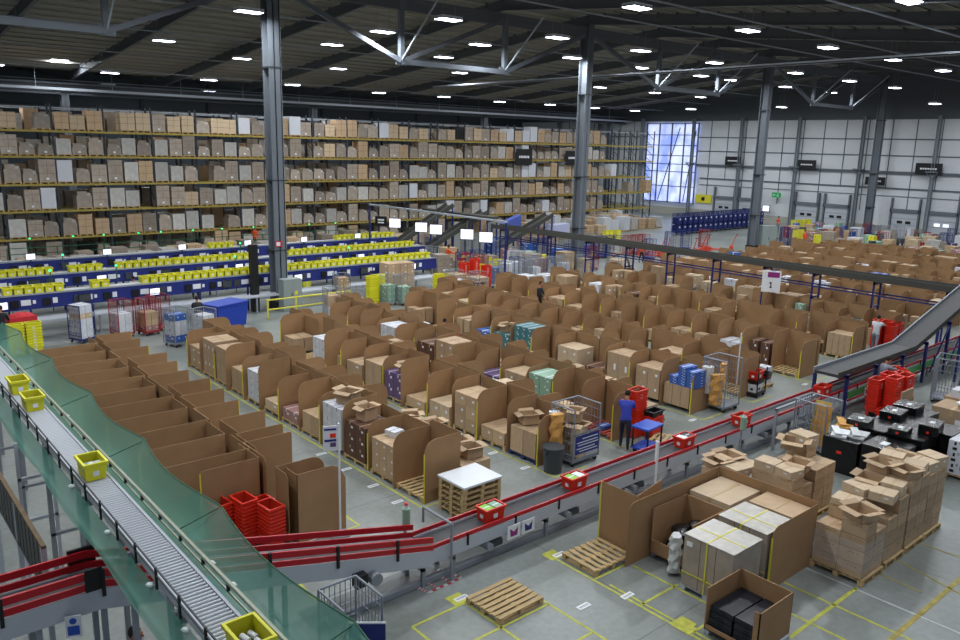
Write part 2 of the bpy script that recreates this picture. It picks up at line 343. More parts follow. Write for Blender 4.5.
# main columns
def column(x, y, top, label, conduit=True):
    w, d = .3, .38
    m = MB().box(-w, -d, 0, w, -d+.06, top, 'col_gray').box(-w, d-.06, 0, w, d, top, 'col_gray').box(-.03, -d, 0, .03, d, top, 'col_gray')
    kids = [N('base_guard', MB().box(-w-.06, -d-.06, 0, w+.06, d+.06, .45, 'black'))]
    if conduit:
        for k, q in enumerate((.38, .5)): kids.append(N('conduit', MB().cyl((q, -.25+.2*k, .5), (q, -.25+.2*k, top-1), .045, 'tray' if k else 'black', 6)))
        kids.append(N('cable_riser', MB().box(.33, .0, .5, .42, .35, top-.5, 'col_dark')))
    for z in (3.2, 6.9, 12.6): kids.append(N('clamp_band', MB().box(-w-.02, -d-.02, z, w+.2, d+.02, z+.08, 'col_dark')))
    return thing(('steel_column', m.mesh('steel_column'), kids), label, 'column', (x, y, 0), group='main steel columns')
column(19.3, 39.4, 17.3, 'tall grey steel column nearest the camera, rising beside the blue packing lines')
column(43.2, 39.5, 17.3, 'tall grey steel column in the middle, beside the inclined conveyors')
column(67.3, 39.6, 17.3, 'grey steel column behind the cardboard bins beside a grey cabinet')
column(90.9, 39.5, 17.0, 'rightmost grey steel column standing in front of the dock doors')
column(-4.7, 39.4, 17.3, 'grey steel column outside the left edge of the view')
for i, x in enumerate((-5.4, 18.6, 42.7, 66.7, 90.6)):
    column(x, 77.7, 12.5, 'pale steel column inside the racking under the valley beam, %s from the left' % od(i), False)
for i, x in enumerate((-5.4, 18.6, 42.7, 66.7, 90.6)):
    if x > 0: column(x, 1.1, 14.0, 'grey steel column of the row below the camera, %s from left' % od(i), False)
# ridge trusses between the main columns
for i, x in enumerate((-4.7, 19.3, 43.2, 67.3)):
    x1, x2, x3 = x+8.1, x+16.1, x+24; T = 17.0; B = 13.6
    k = [N('bottom_chord', MB().bar((x1, 39.4, B), (x2, 39.4, B), .3, .3, 'col_gray')),
         N('diagonal', MB().bar((x, 39.4, T-.2), (x1, 39.4, B), .22, .25, 'col_gray')), N('diagonal', MB().bar((x3, 39.4, T-.2), (x2, 39.4, B), .22, .25, 'col_gray')),
         N('post', MB().bar((x1, 39.4, B), (x1, 39.4, T), .28, .28, 'col_gray')), N('post', MB().bar((x2, 39.4, B), (x2, 39.4, T), .28, .28, 'col_gray')),
         N('top_girder', MB().box(x, 39.2, T-.1, x3, 39.6, T+.1, 'rafter').box(x, 39.35, T-.6, x3, 39.45, T, 'rafter'))]
    k.append(N('diagonal', MB().bar((x1, 39.4, B), (x2, 39.4, T-.2), .2, .24, 'col_gray')))
    for xx in (x1, x2):
        k.append(N('knee_brace', MB().bar((xx, 39.4, B), (xx, 36.0, 16.6), .09, .09, 'tray')))
        k.append(N('gusset_plate', MB().box(xx-.4, 39.35, B-.2, xx+.4, 39.45, B+.3, 'col_gray')))
    thing(N('roof_truss', None, k), 'grey steel ridge truss with hanging posts, %s bay from the left' % od(i), 'truss', group='ridge trusses between the columns')

# ceiling lights
def lightnode():
    h = MB().box(-.62, -.36, .03, .62, .36, .16, 'white').box(-.66, -.4, .01, .66, .4, .06, 'frame_gray')
    d = MB().box(-.6, -.34, -.01, .6, .34, .012, 'lamp')
    w = [N('hanger', MB().cyl((q, 0, .15), (q, 0, 1.3), .012, 'frame_gray', 5)) for q in (-.4, .4)]
    return N('ceiling_light', None, [N('housing', h), N('diffuser', d)]+w)
LN = lightnode()
ld = bpy.data.lights.new('lamp_light', 'AREA'); ld.shape = 'RECTANGLE'; ld.size = 1.2; ld.size_y = .68; ld.energy = 800; ld.color = (.93, .96, 1)
LP = [(9.75,51),(18.9,53.5),(17.6,38.1),(22.8,79.8),(32.5,80.3),(17.6,73.9),(25.8,38.9),(25.5,32.6),(33.7,33.1),(28.9,23.6),(41.4,33.3),(50.1,33.7),(37.9,23.7),(46.8,23.9),(55.1,23.7),(64.1,23.9),(34.9,14.6),(33,39),(44.5,55.2),(41.75,39.5),(58.1,40.3),(54,55.8),(49.9,40.1),(63,40.5),(63.5,56),(72.5,56),(73,24),(82,24),(72,40.5),(81,40.5),(81,56),
      (26.7,14.6),(18.7,14.6),(10.5,14.6),(43,14.6),(51,14.6),(60,14.6),(10.2,23.7),(19.5,23.7),(9.5,33),(17.5,30),(2.5,33),(2,23.7),(9,5.5),(18.7,5.5),(26.7,5.5),(35,5.5),(1,14.6),(27,46.5),(36,46.5),(2,60),(-6,14),(-6,35),(-6,52),(-5,2),(45,5.5),(70,12),(60,33),(69,33),(78,33),(27,60),(36,61)]
LF = [(35.2,67.7),(45.9,69.9),(53.5,69),(62.7,70.4),(69.9,69.4),(12,69),(20,69),(28,69),(78,69.5),(86,69.5),(85,48),(85,32),(85,60),(30,90),(44,88),(60,88),(80,88)]
k = 0
for pts, zz in ((LP, 15.0), (LF, 13.9)):
    for x, y in pts:
        z = min(zz, roofz(y)-1.35) if y > 76 else zz
        o = thing(LN, 'bright white high bay lamp under the roof, %s lamp from left in lamp row %s' % (od(sum(1 for q in pts if int(q[1]//9) == int(y//9) and q < (x, y))), od(int(max(0, y)//9)+(3 if zz < 14 else 0))), 'light', (x, y, z), group='high bay lamps of the hall')
        lo = bpy.data.objects.new('lamp_light', ld); C.objects.link(lo); lo.parent = o; lo.location = (0, 0, -.03)
        k += 1
W = bpy.data.worlds.new('world'); bpy.context.scene.world = W; W.use_nodes = True
W.node_tree.nodes['Background'].inputs[0].default_value = (.55, .62, .75, 1); W.node_tree.nodes['Background'].inputs[1].default_value = 1.1

# ---------------------------------------------------------------- reusable things
def pallet(k='wood', L=1.0, Wd=1.2):
    """deck boards run along x (length L); stringers along y (width Wd); centred, base at z=0"""
    d = MB()
    for i in range(7):
        y = -Wd/2+.05+i*(Wd-.1)/6; d.box(-L/2, y-.05, .122, L/2, y+.05, .144, k)
    for x in (-L/2+.05, 0, L/2-.05): d.box(x-.05, -Wd/2, .1, x+.05, Wd/2, .122, k)
    b = MB()
    for x in (-L/2+.05, 0, L/2-.05):
        for y in (-Wd/2+.06, 0, Wd/2-.06): b.box(x-.05, y-.06, .022, x+.05, y+.06, .1, k)
    u = MB()
    for y in (-Wd/2+.06, 0, Wd/2-.06): u.box(-L/2, y-.05, 0, L/2, y+.05, .022, k)
    return N('pallet', None, [N('deck', d), N('blocks', b), N('bottom_boards', u)])
PAL = pallet(); PALB = pallet('blue_plastic'); PALR = pallet('red_pallet'); PALX = pallet('wood', 1.2, 1.0); PALW = pallet('steel_white')
def carton_mb(k='carton', tape='tape', lab=True, lk='label'):
    m = MB().box(-.5, -.5, 0, .5, .5, 1, k)
    m.box(-.502, -.045, 1.0, .502, .045, 1.004, tape)
    for s in (-1, 1): m.box(s*.5-.004, -.045, .75, s*.5+.004, .045, 1.0, tape)
    if lab: m.box(-.506, -.3, .5, -.5, -.12, .68, lk); m.box(.1, -.506, .5, .28, -.5, .68, lk)
    return m
CART = [carton_mb().mesh('carton'), carton_mb(lab=False).mesh('carton'), carton_mb('carton_pale').mesh('carton'), carton_mb('brown_case', 'tape').mesh('carton'), carton_mb('white_pack', 'film').mesh('carton'),
        carton_mb('blue_pack', 'white').mesh('carton'), carton_mb('purple', 'white').mesh('carton'), carton_mb('mint', 'white').mesh('carton'), carton_mb('teal', 'white').mesh('carton'), carton_mb('pink', 'white').mesh('carton')]
qq = carton_mb(lab=False)
for i in range(3):
    qq.box(-.504, -.3+i*.15, .74, -.5, -.22+i*.15, .79, 'carton_edge'); qq.box(-.3+i*.15, -.504, .74, -.22+i*.15, -.5, .79, 'carton_edge')
qq.box(-.503, -.503, .0, .503, .503, .03, 'carton_edge'); CART.append(qq.mesh('carton'))
CNAME = ['kraft carton', 'plain kraft carton', 'pale kraft carton', 'dark brown carton', 'white carton', 'blue carton', 'purple carton', 'mint green carton', 'teal carton', 'pink carton', 'printed kraft carton', 'red carton', 'black carton', 'yellow carton']
CART += [carton_mb(c_, 'film').mesh('carton') for c_ in ('red_dark', 'gray_plastic', 'yellow')]
NC = [0]; STUFF = MB(); CSHADE = ['carton', 'carton', 'carton_pale', 'brown_case', 'white_pack', 'blue_pack', 'purple', 'mint', 'teal', 'pink']
def carton(t, x, y, z, sx, sy, sz, label, rz=0, group=None):
    return thing(('carton', CART[t], []), label, 'carton', (x, y, z), rz, group, (sx, sy, sz))
def open_carton_node(k='carton'):
    t = .02; m = MB().box(-.5, -.5, 0, .5, .5, t, k)
    m.box(-.5, -.5, 0, -.5+t, .5, 1, k).box(.5-t, -.5, 0, .5, .5, 1, k).box(-.5, -.5, 0, .5, -.5+t, 1, k).box(-.5, .5-t, 0, .5, .5, 1, k)
    fl = []
    for a, (px, py, lx, ly) in enumerate(((-.5, 0, .38, 1), (.5, 0, .38, 1), (0, -.5, 1, .38), (0, .5, 1, .38))):
        f = MB()
        if a < 2:
            s = -1 if a == 0 else 1; f.add([(px,-.5,1),(px+s*.34,-.5,.88+.1*a),(px+s*.34,.5,.88+.1*a),(px,.5,1),(px,-.5,1.02),(px+s*.34,-.5,.9+.1*a),(px+s*.34,.5,.9+.1*a),(px,.5,1.02)], BOXF, k)
        else:
            s = -1 if a == 2 else 1; f.add([(-.5,py,1),(.5,py,1),(.5,py+s*.3,1.12),(-.5,py+s*.3,1.12),(-.5,py,1.02),(.5,py,1.02),(.5,py+s*.3,1.14),(-.5,py+s*.3,1.14)], BOXF, k)
        fl.append(N('flap', f))
    return ('carton', m.mesh('carton'), fl)
OPEN = open_carton_node()
def tote_node(k, kin, lab='label', L=.6, Wd=.4, Ht=.31):
    t = .012; m = MB(); a, b_ = L/2, Wd/2; ai, bi = a-.05, b_-.045
    def ring(x, y, z): return [(-x,-y,z),(x,-y,z),(x,y,z),(-x,y,z)]
    vs = ring(ai, bi, 0)+ring(a-.018, b_-.018, Ht); m.add(vs, [(0,3,2,1),(0,1,5,4),(1,2,6,5),(2,3,7,6),(3,0,4,7)], k)
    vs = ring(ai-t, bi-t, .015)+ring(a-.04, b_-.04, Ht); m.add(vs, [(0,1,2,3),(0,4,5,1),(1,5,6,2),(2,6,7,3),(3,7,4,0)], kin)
    rim = MB()
    for z0, z1, e in ((Ht-.04, Ht+.012, -.004),):
        rim.add(ring(a-e, b_-e, z0)+ring(a-e, b_-e, z1)+ring(a-.035, b_-.035, z0)+ring(a-.035, b_-.035, z1),
            [(0,1,5,4),(1,2,6,5),(2,3,7,6),(3,0,4,7),(4,5,13,12),(5,6,14,13),(6,7,15,14),(7,4,12,15),(0,8,9,1),(1,9,10,2),(2,10,11,3),(3,11,8,0),(8,12,13,9),(9,13,14,10),(10,14,15,11),(11,15,12,8)], k)
    vv = len(m.v); m.v += rim.v; m.f += [tuple(i+vv for i in f) for f in rim.f]; m.m += [m.mi(k)]*len(rim.f)
    kids = [N('label', MB().box(-a+.03, -.05, .08, -a+.06, .05, .17, lab)), N('label', MB().box(-.06, -b_+.02, .08, .06, -b_+.045, .18, lab))]
    return ('tote', m.mesh('tote'), kids)
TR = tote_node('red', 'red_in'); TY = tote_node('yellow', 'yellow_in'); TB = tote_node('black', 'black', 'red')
NTOTE = [0]; TST = MB()
def tote(node, x, y, z, label, rz=0, group=None, parts=True):
    NTOTE[0] += 1
    return thing(node, label, 'tote', (x, y, z), rz, group, parts=parts)

# divider sheets: flap in the xz plane with a rounded front corner, back panel along y
def divider(depth, w, h, taped, r=.34):
    pts = [(0, 0), (depth, 0), (depth, h), (r, h)]
    for i in range(1, 7): a = PI/2+i*PI/12; pts.append((r+r*math.cos(a), h-r+r*math.sin(a)))
    fl = MB().sheet(pts, 'y', -.006, .012, 'card')
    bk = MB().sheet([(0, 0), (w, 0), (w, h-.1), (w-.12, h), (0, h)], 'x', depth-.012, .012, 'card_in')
    kids = [N('flap', fl), N('back_panel', bk)]
    if taped:
        tp = MB().box(-.012, -.014, 0, .012, .014, h-r, 'yellow_tape')
        kids.append(N('edge_tape', tp))
    return ('cardboard_divider', None, kids)
DIV = {}
def get_div(depth, w, h, taped):
    k = (depth, w, h, taped, .06 if depth in (1.3, 2.1, 1.4) else .34)
    if k not in DIV: DIV[k] = divider(*k)
    return DIV[k]
SHEETS = []   # (distance, x, y, rz, node, label, group) collected, the nearest 300 become things
def sheet(x, y, rz, depth, w, h, taped, label, group):
    SHEETS.append((math.hypot(x, y), x, y, rz, (depth, w, h, taped), label, group))

def wrapped(x, y, z, sx, sy, sz, label, k='wrap_card', group=None, rz=0):
    m = MB(); 
    m.box(-sx/2, -sy/2, 0, sx/2, sy/2, sz, k)
    n = max(2, int(sy/.38))
    for i in range(1, n): m.box(-sx/2-.004, -sy/2+i*sy/n-.006, 0, sx/2+.004, -sy/2+i*sy/n+.006, sz+.003, 'carton_edge')
    return thing(N('wrapped_load', m), label, 'pallet load', (x, y, z), rz, group)

# ---------------------------------------------------------------- pallet racking
RX0, PITCH = 4.0, 3.45
LEV = [1.72, 3.67, 5.57, 7.54, 9.34]
def rack(y, label):
    k = []
    for i in range(24):
        x = RX0+i*PITCH; u = MB()
        for yy in (y, y+1.1): u.box(x-.06, yy-.05, 0, x+.06, yy+.05, 11.2, 'rack_steel')
        for z in range(0, 11): u.bar((x, y, z*1.0+.1), (x, y+1.1, z+1.0), .05, .05, 'rack_steel')
        k.append(N('upright_frame', u))
    for z in LEV:
        for yy in (y, y+1.1): k.append(N('beam', MB().box(RX0, yy-.06, z-.14, RX0+23*PITCH, yy+.0, z, 'rack_yellow')))
    k.append(N('top_rail', MB().box(RX0, y+1.12, 10.9, RX0+23*PITCH, y+1.16, 10.98, 'tray')))
    return thing(('pallet_rack', None, k), label, 'rack')
rack(64, 'long high bay pallet racking with yellow beams along the far left side')
rack(67.6, 'second row of pallet racking standing behind the front row')
def loads():
    out = []
    for kk in range(8):
        m = MB(); h = [1.55, 1.4, 1.25, 1.5, 1.0, 1.55, 1.3, 1.45][kk]
        k = ['wrap_card', 'wrap', 'wrap_card', 'carton', 'wrap_card', 'white_pack', 'carton_pale', 'black_wrap'][kk]
        if kk in (2, 4):
            m.box(-.48, -.55, .15, .48, .55, h-.3, k).box(-.4, -.5, h-.3, .2, .5, h, k).box(.1, -.4, h-.3, .45, .3, h-.12, 'wrap')
        else: m.box(-.49, -.56, .15, .49, .56, h, k)
        if kk in (0, 3, 6):
            m.box(-.495, -.565, .15+h*.33, .495, .565, .17+h*.33, 'carton_edge').box(-.495, -.565, .15+h*.66, .495, .565, .17+h*.66, 'carton_edge').box(-.01, -.565, .15, .01, .565, h, 'carton_edge')
        lb = [N('label', MB().box(-.1, -.58, .25, .08, -.565, .4, 'label'))] if kk in (0, 4) else []
        out.append(('pallet_load', m.mesh('pallet_load'), lb+[N('pallet', MB().box(-.5, -.6, .1, .5, .6, .144, 'wood').box(-.5, -.6, 0, -.4, .6, .1, 'wood').box(-.05, -.6, 0, .05, .6, .1, 'wood').box(.4, -.6, 0, .5, .6, .1, 'wood'))]))
    return out, ['kraft load in clear film', 'pale grey film wrapped load', 'film wrapped load with uneven top', 'plain kraft carton load', 'low film wrapped load', 'white carton load', 'pale carton load', 'black wrapped load']
LD, LN_ = loads()
r = random.Random(3); cand = []
for li, z in enumerate([0.0]+LEV):
    n = 0
    for bay in range(23):
        for s in range(3):
            x = RX0+bay*PITCH+.6+s*1.125
            if x > 74.5 and not (li in (2, 3) and r.random() < .3): continue
            if x < 9.5: continue
            t = r.choices(range(8), [7, 5, 6, 2, 5, 1.0, 1, .6])[0]
            if li == 5: t = r.choices([3, 6, 5, 2, 7, 0], [4, 5, 3, 3, .8, 2])[0]
            n += 1
            if r.random() < (.035 if li else .25): continue
            cand.append((math.hypot(x, 64), x, z, t, li, n))
cand.sort(); LV = ['floor', 'lowest', 'second', 'third', 'fourth', 'top']
for j, (d, x, z, t, li, n) in enumerate(cand):
    thing(LD[t], '%s, %s in line from left on the racking %s level' % (LN_[t], od(n-1), LV[li]), 'pallet load', (x+r.uniform(-.06, .06), 64.5, z), 0, 'loads on the front racking', (r.uniform(.95, 1.09), 1, r.uniform(.8, 1.12)))
sm = MB()
for li, z in enumerate([0.0]+LEV):
    for i in range(66):
        x = RX0+.6+i*1.15
        if x < 73 and r.random() < .97: h = r.uniform(1.1, 1.6); sm.box(x-.5, 67.5, z, x+.5, 68.7, z+h, r.choice(['wrap_card', 'carton', 'wrap', 'wrap_card']))
o = thing(N('rear_pallet_loads', sm), 'pallet loads on the racking row behind, glimpsed through gaps', 'pallet loads'); o['kind'] = 'stuff'

# ---------------------------------------------------------------- blue packing lines
def packline(y, x0, x1, label, front=False):
    k = [N('fascia', MB().box(x0, y, 1.25, x1, y+.06, 1.9, 'blue')), N('shelf', MB().box(x0, y+.06, 1.86, x1, y+.9, 1.92, 'steel')),
         N('worktop', MB().box(x0, y-1.1, .85, x1, y-.35, .92, 'steel_white')), N('lower_conveyor', MB().box(x0, y+.2, .5, x1, y+.8, .75, 'steel_white')),
         N('top_rail', MB().box(x0, y-.03, 1.9, x1, y+.0, 1.98, 'tray'))]
    n = int((x1-x0)/2.6)
    for i in range(n+1):
        x = x0+i*2.6
        k.append(N('leg', MB().box(x-.04, y+.02, 0, x+.04, y+.1, 1.25, 'blue_steel')))
        k.append(N('leg', MB().box(x-.04, y-1.05, 0, x+.04, y-.97, .85, 'frame_gray')))
    for i in range(int((x1-x0)/1.3)):
        x = x0+.5+i*1.3; k.append(N('holder', MB().box(x, y-.08, 1.38, x+.32, y-.0, 1.72, 'black' if i % 3 else 'gray_plastic')))
        k.append(N('paper', MB().box(x+.42, y-.03, 1.45, x+.42+.2*(1+i % 2), y-.0, 1.7, 'label')))
        if i % 2: k.append(N('paper', MB().box(x+.9, y-.03, 1.5, x+1.02, y-.0, 1.66, 'label')))
    return thing(('packing_line', None, k[:]), label, 'conveyor', group='blue packing lines')
packline(39.9, -3, 30.5, 'front blue packing line with totes on its shelf, nearest the camera')
packline(45.2, -3, 33.5, 'middle blue packing line running parallel between two others')
packline(50.8, -1, 35, 'rear blue packing line closest to the pallet racking')
r = random.Random(11)
for row, (y, segs) in enumerate(((40.45, [(6.6, 9.1), (10.3, 10.8), (12.6, 30.3)]), (45.75, [(5.2, 9.8), (10.6, 12.3), (13, 15.8), (16.1, 18.8), (19.0, 21), (22.8, 33)]), (51.3, [(20.4, 22), (30, 35)]))):
    n = 0
    for a, c in segs:
        x = a
        while x < c:
            tote(TY, x, y, 1.93, 'yellow tote, %s from the left in the row on the %s blue packing line' % (od(n), ('front', 'middle', 'rear')[row]), PI/2, 'yellow totes on the packing lines'); x += .425; n += 1
MSC = .8
def monitor():
    return N('monitor', None, [N('casing', MB().box(-.26, -.02, .1, .26, .03, .45, 'black'), [N('screen', MB().box(-.24, -.03, .12, .24, -.02, .43, 'screen'))]), N('stand', MB().box(-.03, -.01, 0, .03, .03, .12, 'black'))])
MON = monitor(); MOND = N('monitor', None, [N('casing', MB().box(-.28, -.02, .1, .28, .03, .5, 'black'), [N('screen', MB().box(-.25, -.03, .14, .25, -.02, .46, 'gray_plastic'))]), N('stand', MB().box(-.03, -.01, 0, .03, .03, .12, 'black'))])
n = 0
for row, (y, xs) in enumerate(((39.7, [6.2, 9.6, 12.8, 16.5, 20.6, 24.9, 28.4]), (45.0, [8.6, 11.8, 15.2, 19.5, 23.5, 28, 31.5]), (50.6, [9.6, 13.7, 18.2, 22.6, 26.8, 31.2]))):
    for i, x in enumerate(xs):
        lit = (i+row) % 2 == 0 or row == 2
        thing(MON if lit else MOND, '%s monitor on the %s blue packing line, %s from the left' % ('glowing' if lit else 'dark', ('front', 'middle', 'rear')[row], od(i)), 'monitor', (x, y-.12, 1.95 if row == 2 else 1.3), .15, 'packing line monitors')
def beacon(): return N('indicator_lamp', None, [N('post', MB().cyl((0, 0, 0), (0, 0, 2.1), .025, 'green_dark', 6)), N('lamp', MB().ell((0, 0, 2.15), (.07, .07, .06), 'beacon', 8, 5))])
BC = beacon()
for i, x in enumerate([11.5, 14.2, 16.2, 18.6, 20.2, 22.6, 24.9, 27.5, 30.2, 32.5, 35]):
    thing(BC, 'small glowing green indicator lamp on a post before the racking, %s from left' % od(i), 'lamp', (x, 60.2, 0), group='green indicator lamps')
for i, (x, y) in enumerate([(9.3, 44.6), (12.5, 44.6), (19.2, 44.7), (11.2, 50.2), (22, 50.3), (27, 44.8)]):
    thing(BC, 'small glowing green indicator lamp above the packing lines, %s of six from the left' % od(i), 'lamp', (x, y, 0.1), group='green lamps on packing lines')
# clutter under the racking: loose piles of cartons and green rails
fm = MB()
for x in range(10, 40, 3): fm.bar((x, 59.6, 0), (x, 59.6, 1.6), .06, .06, 'green_dark')
for z in (.6, 1.2, 1.6): fm.bar((10, 59.6, z), (37, 59.6, z), .05, .05, 'green_dark')
thing(N('green_railing', fm), 'dark green rail frame standing in front of the racking at floor level', 'frame')
r = random.Random(5)
for i in range(58):
    x = 9+i*.62+r.uniform(-.1, .1); k = r.choice([0, 2, 3, 1, 6, 4])
    h = r.uniform(.7, 1.0)
    o = thing(LD[k], '%s standing on the floor before the racking, %s from the left' % (LN_[k], od(i)), 'pallet load', (x, 58+r.uniform(-1.2, 1.6), 0), r.uniform(-.1, .1), 'loads on the floor before the racking', (1, 1, h))

# tote conveyors and inclined belts in the middle distance
def incline(a, bq, label, w=.9):
    a = Vector(a); bq = Vector(bq); m = MB().bar(a, bq, w, .12, 'belt_dark'); s = []
    for q in (-1, 1): s.append(N('side_guard', MB().bar(a+Vector((0, q*w/2, .12)), bq+Vector((0, q*w/2, .12)), .06, .35, 'belt_dark')))
    for t in (.35, .7, .98):
        p = a.lerp(bq, t)
        for q in (-1, 1): s.append(N('leg', MB().box(p.x-.05, p.y+q*w/2-.05, 0, p.x+.05, p.y+q*w/2+.05, p.z, 'blue_steel')))
    thing(('inclined_conveyor', m.mesh('inclined_conveyor'), s), label, 'conveyor', group='inclined conveyors by the hanging screens')
incline((35.7, 52.1, 1), (41.2, 52.1, 4.0), 'dark inclined belt conveyor rising to the right, leftmost of three')
incline((37.7, 50.2, 1), (43.4, 50.2, 3.5), 'dark inclined belt conveyor rising to the right, middle of three')
incline((42.6, 47.4, 1), (48.2, 47.4, 3.3), 'dark inclined belt conveyor rising to the right, nearest of three')
thing(N('link_conveyor', MB().box(41.2, 46.9, 3.3, 42, 56, 3.5, 'belt_dark'),
      [N('leg', MB().box(x, 46.9, 0, x+.1, 47, 3, 'blue_steel')) for x in (41.3, 41.8)]), 'dark elevated belt conveyor joining the tops of the inclined conveyors', 'conveyor')
D('cover_blue', '#4d5fae', .6); D('cover_lilac', '#a9aec8', .6)
thing(N('conveyor_cover', MB().add([(45.2,50,2.3),(47.4,50,2.2),(47.4,50.6,2.2),(45.2,50.6,2.3),(45.8,50,2.7),(47.4,50,3.2),(47.4,50.6,3.2),(45.8,50.6,2.7)], BOXF, 'cover_blue')), 'slanted blue cover on the middle inclined conveyor', 'cover')
thing(N('conveyor_cover', MB().add([(48.0,47,1.9),(50.4,47,1.7),(50.4,47.8,1.7),(48.0,47.8,1.9),(48.3,47,2.5),(50.3,47,2.6),(50.3,47.8,2.6),(48.3,47.8,2.5)], BOXF, 'cover_lilac')), 'pale lilac cover at the top of the nearest inclined conveyor', 'cover')
for i, (y, dark) in enumerate(((48.54, 1), (46.75, 0), (43.6, 0), (41.95, 0), (38.7, 0), (36.86, 0))):
    scr = MB().box(-.52, -.04, -.38, .52, -.03, .4, 'black' if dark else 'screen')
    if dark: scr.box(-.3, -.05, .05, .3, -.04, .18, 'label').box(-.3, -.05, -.2, .3, -.04, -.07, 'label')
    thing(N('hanging_screen', MB().box(-.56, -.03, -.42, .56, .03, .44, 'black'), [N('screen_face', scr), N('hanger', MB().cyl((0, 0, .4), (0, 0, 1.1), .02, 'frame_gray', 5))]),
          ('black sign board with two white bars, leftmost of the hanging row' if dark else 'bright white hanging screen, %s from the left in the hanging row' % od(i)), 'screen', (32, y, 3.45), -.9, 'row of hanging screens', (.78, .78, .78))
thing(N('hanging_rail', MB().box(31.9, 35, 4.5, 32.1, 50, 4.6, 'tray'), [N('leg', MB().box(31.95, y, 0, 32.05, y+.1, 4.5, 'blue_steel')) for y in (35, 50)]), 'thin steel rail on blue posts carrying the row of white screens', 'rail')

# ---------------------------------------------------------------- roll cages, bins and loose equipment
def cage(post, wire, w=.72, d=.82, h=1.7, fill=None, sign=False, openf=False):
    k = []
    fr = MB()
    for x in (-w/2, w/2):
        for y in (-d/2, d/2): fr.cyl((x, y, .15), (x, y, h), .022, post, 6)
        fr.cyl((x, -d/2, h), (x, d/2, h), .022, post, 6); fr.cyl((x, -d/2, .35), (x, d/2, .35), .015, post, 5)
    fr.cyl((-w/2, d/2, h), (w/2, d/2, h), .022, post, 6)
    k.append(N('frame', fr))
    side = MB()
    for x in (-w/2, w/2):
        for i in range(1, 8): side.box(x-.005, -d/2+i*d/8-.005, .2, x+.005, -d/2+i*d/8+.005, h, post)
        for i in range(1, 6): side.box(x-.005, -d/2, .2+i*h/6.5, x+.005, d/2, .21+i*h/6.5, post)
    for i in range(1, 7): side.box(-w/2+i*w/7-.005, d/2-.008, .2, -w/2+i*w/7+.005, d/2+.008, h, post)
    for i in range(1, 6): side.box(-w/2, d/2-.008, .2+i*h/6.5, w/2, d/2+.008, .21+i*h/6.5, post)
    k.append(N('wire_panel', side))
    k.append(N('base', MB().box(-w/2, -d/2, .14, w/2, d/2, .2, post)))
    for x in (-w/2+.07, w/2-.07):
        for y in (-d/2+.07, d/2-.07): k.append(N('castor', MB().cyl((x-.02, y, .065), (x+.02, y, .065), .065, 'black', 10).box(x-.03, y-.03, .08, x+.03, y+.03, .15, 'steel')))
    if sign:
        s = MB().box(-w/2+.06, -d/2-.03, .38, w/2-.04, -d/2-.02, .92, 'blue')
        for z, a, b_ in ((.82, -.2, .4), (.72, -.4, .4), (.64, -.35, .42), (.54, -.4, .3), (.46, -.3, .4)): s.box(a*w, -d/2-.036, z-.012, b_*w, -d/2-.03, z+.012, 'label')
        gt = MB().box(-w/2, -d/2-.02, .2, w/2, -d/2, .26, post).box(-w/2, -d/2-.02, .94, w/2, -d/2, 1.0, post).box(-w/2, -d/2-.02, .2, -w/2+.05, -d/2, 1.0, post).box(w/2-.05, -d/2-.02, .2, w/2, -d/2, 1.0, post)
        k.append(N('gate', gt, [N('sign_panel', s)]))
    return ('roll_cage', None, k)
def fillbox(w, d, h, ks, seed=0, z0=.21):
    """packed goods inside a cage: one object per layer is made by the caller"""
    r = random.Random(seed); out = []
    z = z0; i = 0
    while z < h:
        q = r.uniform(.22, .36); out.append((z, q)); z += q+.004; i += 1
    return out
CG = {'blue': cage('blue_steel', 'wire_blue'), 'gray': cage('frame_gray', 'wire_gray'), 'red': cage('red_dark', 'wire_red'), 'steel': cage('cage_steel', 'wire_gray'), 'sign': cage('cage_steel', 'wire_gray', w=1.05, sign=True)}
def cagefull(kind, x, y, rz, goods, h, where, seed=0, g=None):
    thing(CG[kind], '%s wire roll cage %s' % ({'sign': 'steel'}.get(kind, kind), where), 'roll cage', (x, y, 0), rz, g)
    r = random.Random(seed)
    if not goods: return
    z = .21; i = 0
    while z < h:
        q = r.uniform(.24, .38); t = r.choice(goods)
        T = Matrix.Rotation(rz, 3, 'Z')
        for s in (-1, 1):
            p = T @ Vector((s*.165, 0, 0))
            carton2(t, x+p.x, y+p.y, z, .31, .66, q, rz, '%s in %s layer, %s side, of the %s cage %s' % (CNAME[t], od(i), 'left' if s < 0 else 'right', kind.replace('sign', 'steel'), where))
        z += q+.003; i += 1
NC2 = [0]
def carton2(t, x, y, z, sx, sy, sz, rz, label):
    NC2[0] += 1
    return thing(('product_box', CART[t], []), ' '.join(label.split()[:16]), 'box', (x, y, z), rz, 'boxes packed in roll cages', (sx, sy, sz))

# left middle: behind the bins
for j in range(2):
    for i in range(9): tote(TY, 6.15+j*.66, 36.7, .02+i*.125, 'yellow tote, %s from the bottom of the %s nested stack by the packing line' % (od(i), ('left', 'right')[j]), 0, 'stacked yellow totes at left')
D('bag_red', '#c22b33', .6, noise=.1, bump=.4)
m = MB().box(-.55, -.35, .2, .55, .35, .95, 'bag_red').ell((0, 0, .95), (.5, .33, .16), 'bag_red', 12, 6)
thing(N('laundry_bag', m, [N('frame', MB().box(-.6, -.4, .1, .6, .4, .2, 'black'))]), 'bulging red fabric bag on a trolley left of the yellow tote stacks', 'bag', (6.75, 40.9-2.2, .3), .1)
cagefull('blue', 8.9, 37.6, .4, [4, 4, 2], 1.4, 'full of white packs behind the bins', 4)
for i, (x, y) in enumerate([(10.6, 37.6), (11.7, 37.4), (12.4, 38)]):
    cagefull('red', x, y, .2, [[1, 4], [9, 1], []][i], .9, 'behind the left bins, %s of three' % od(i), i)
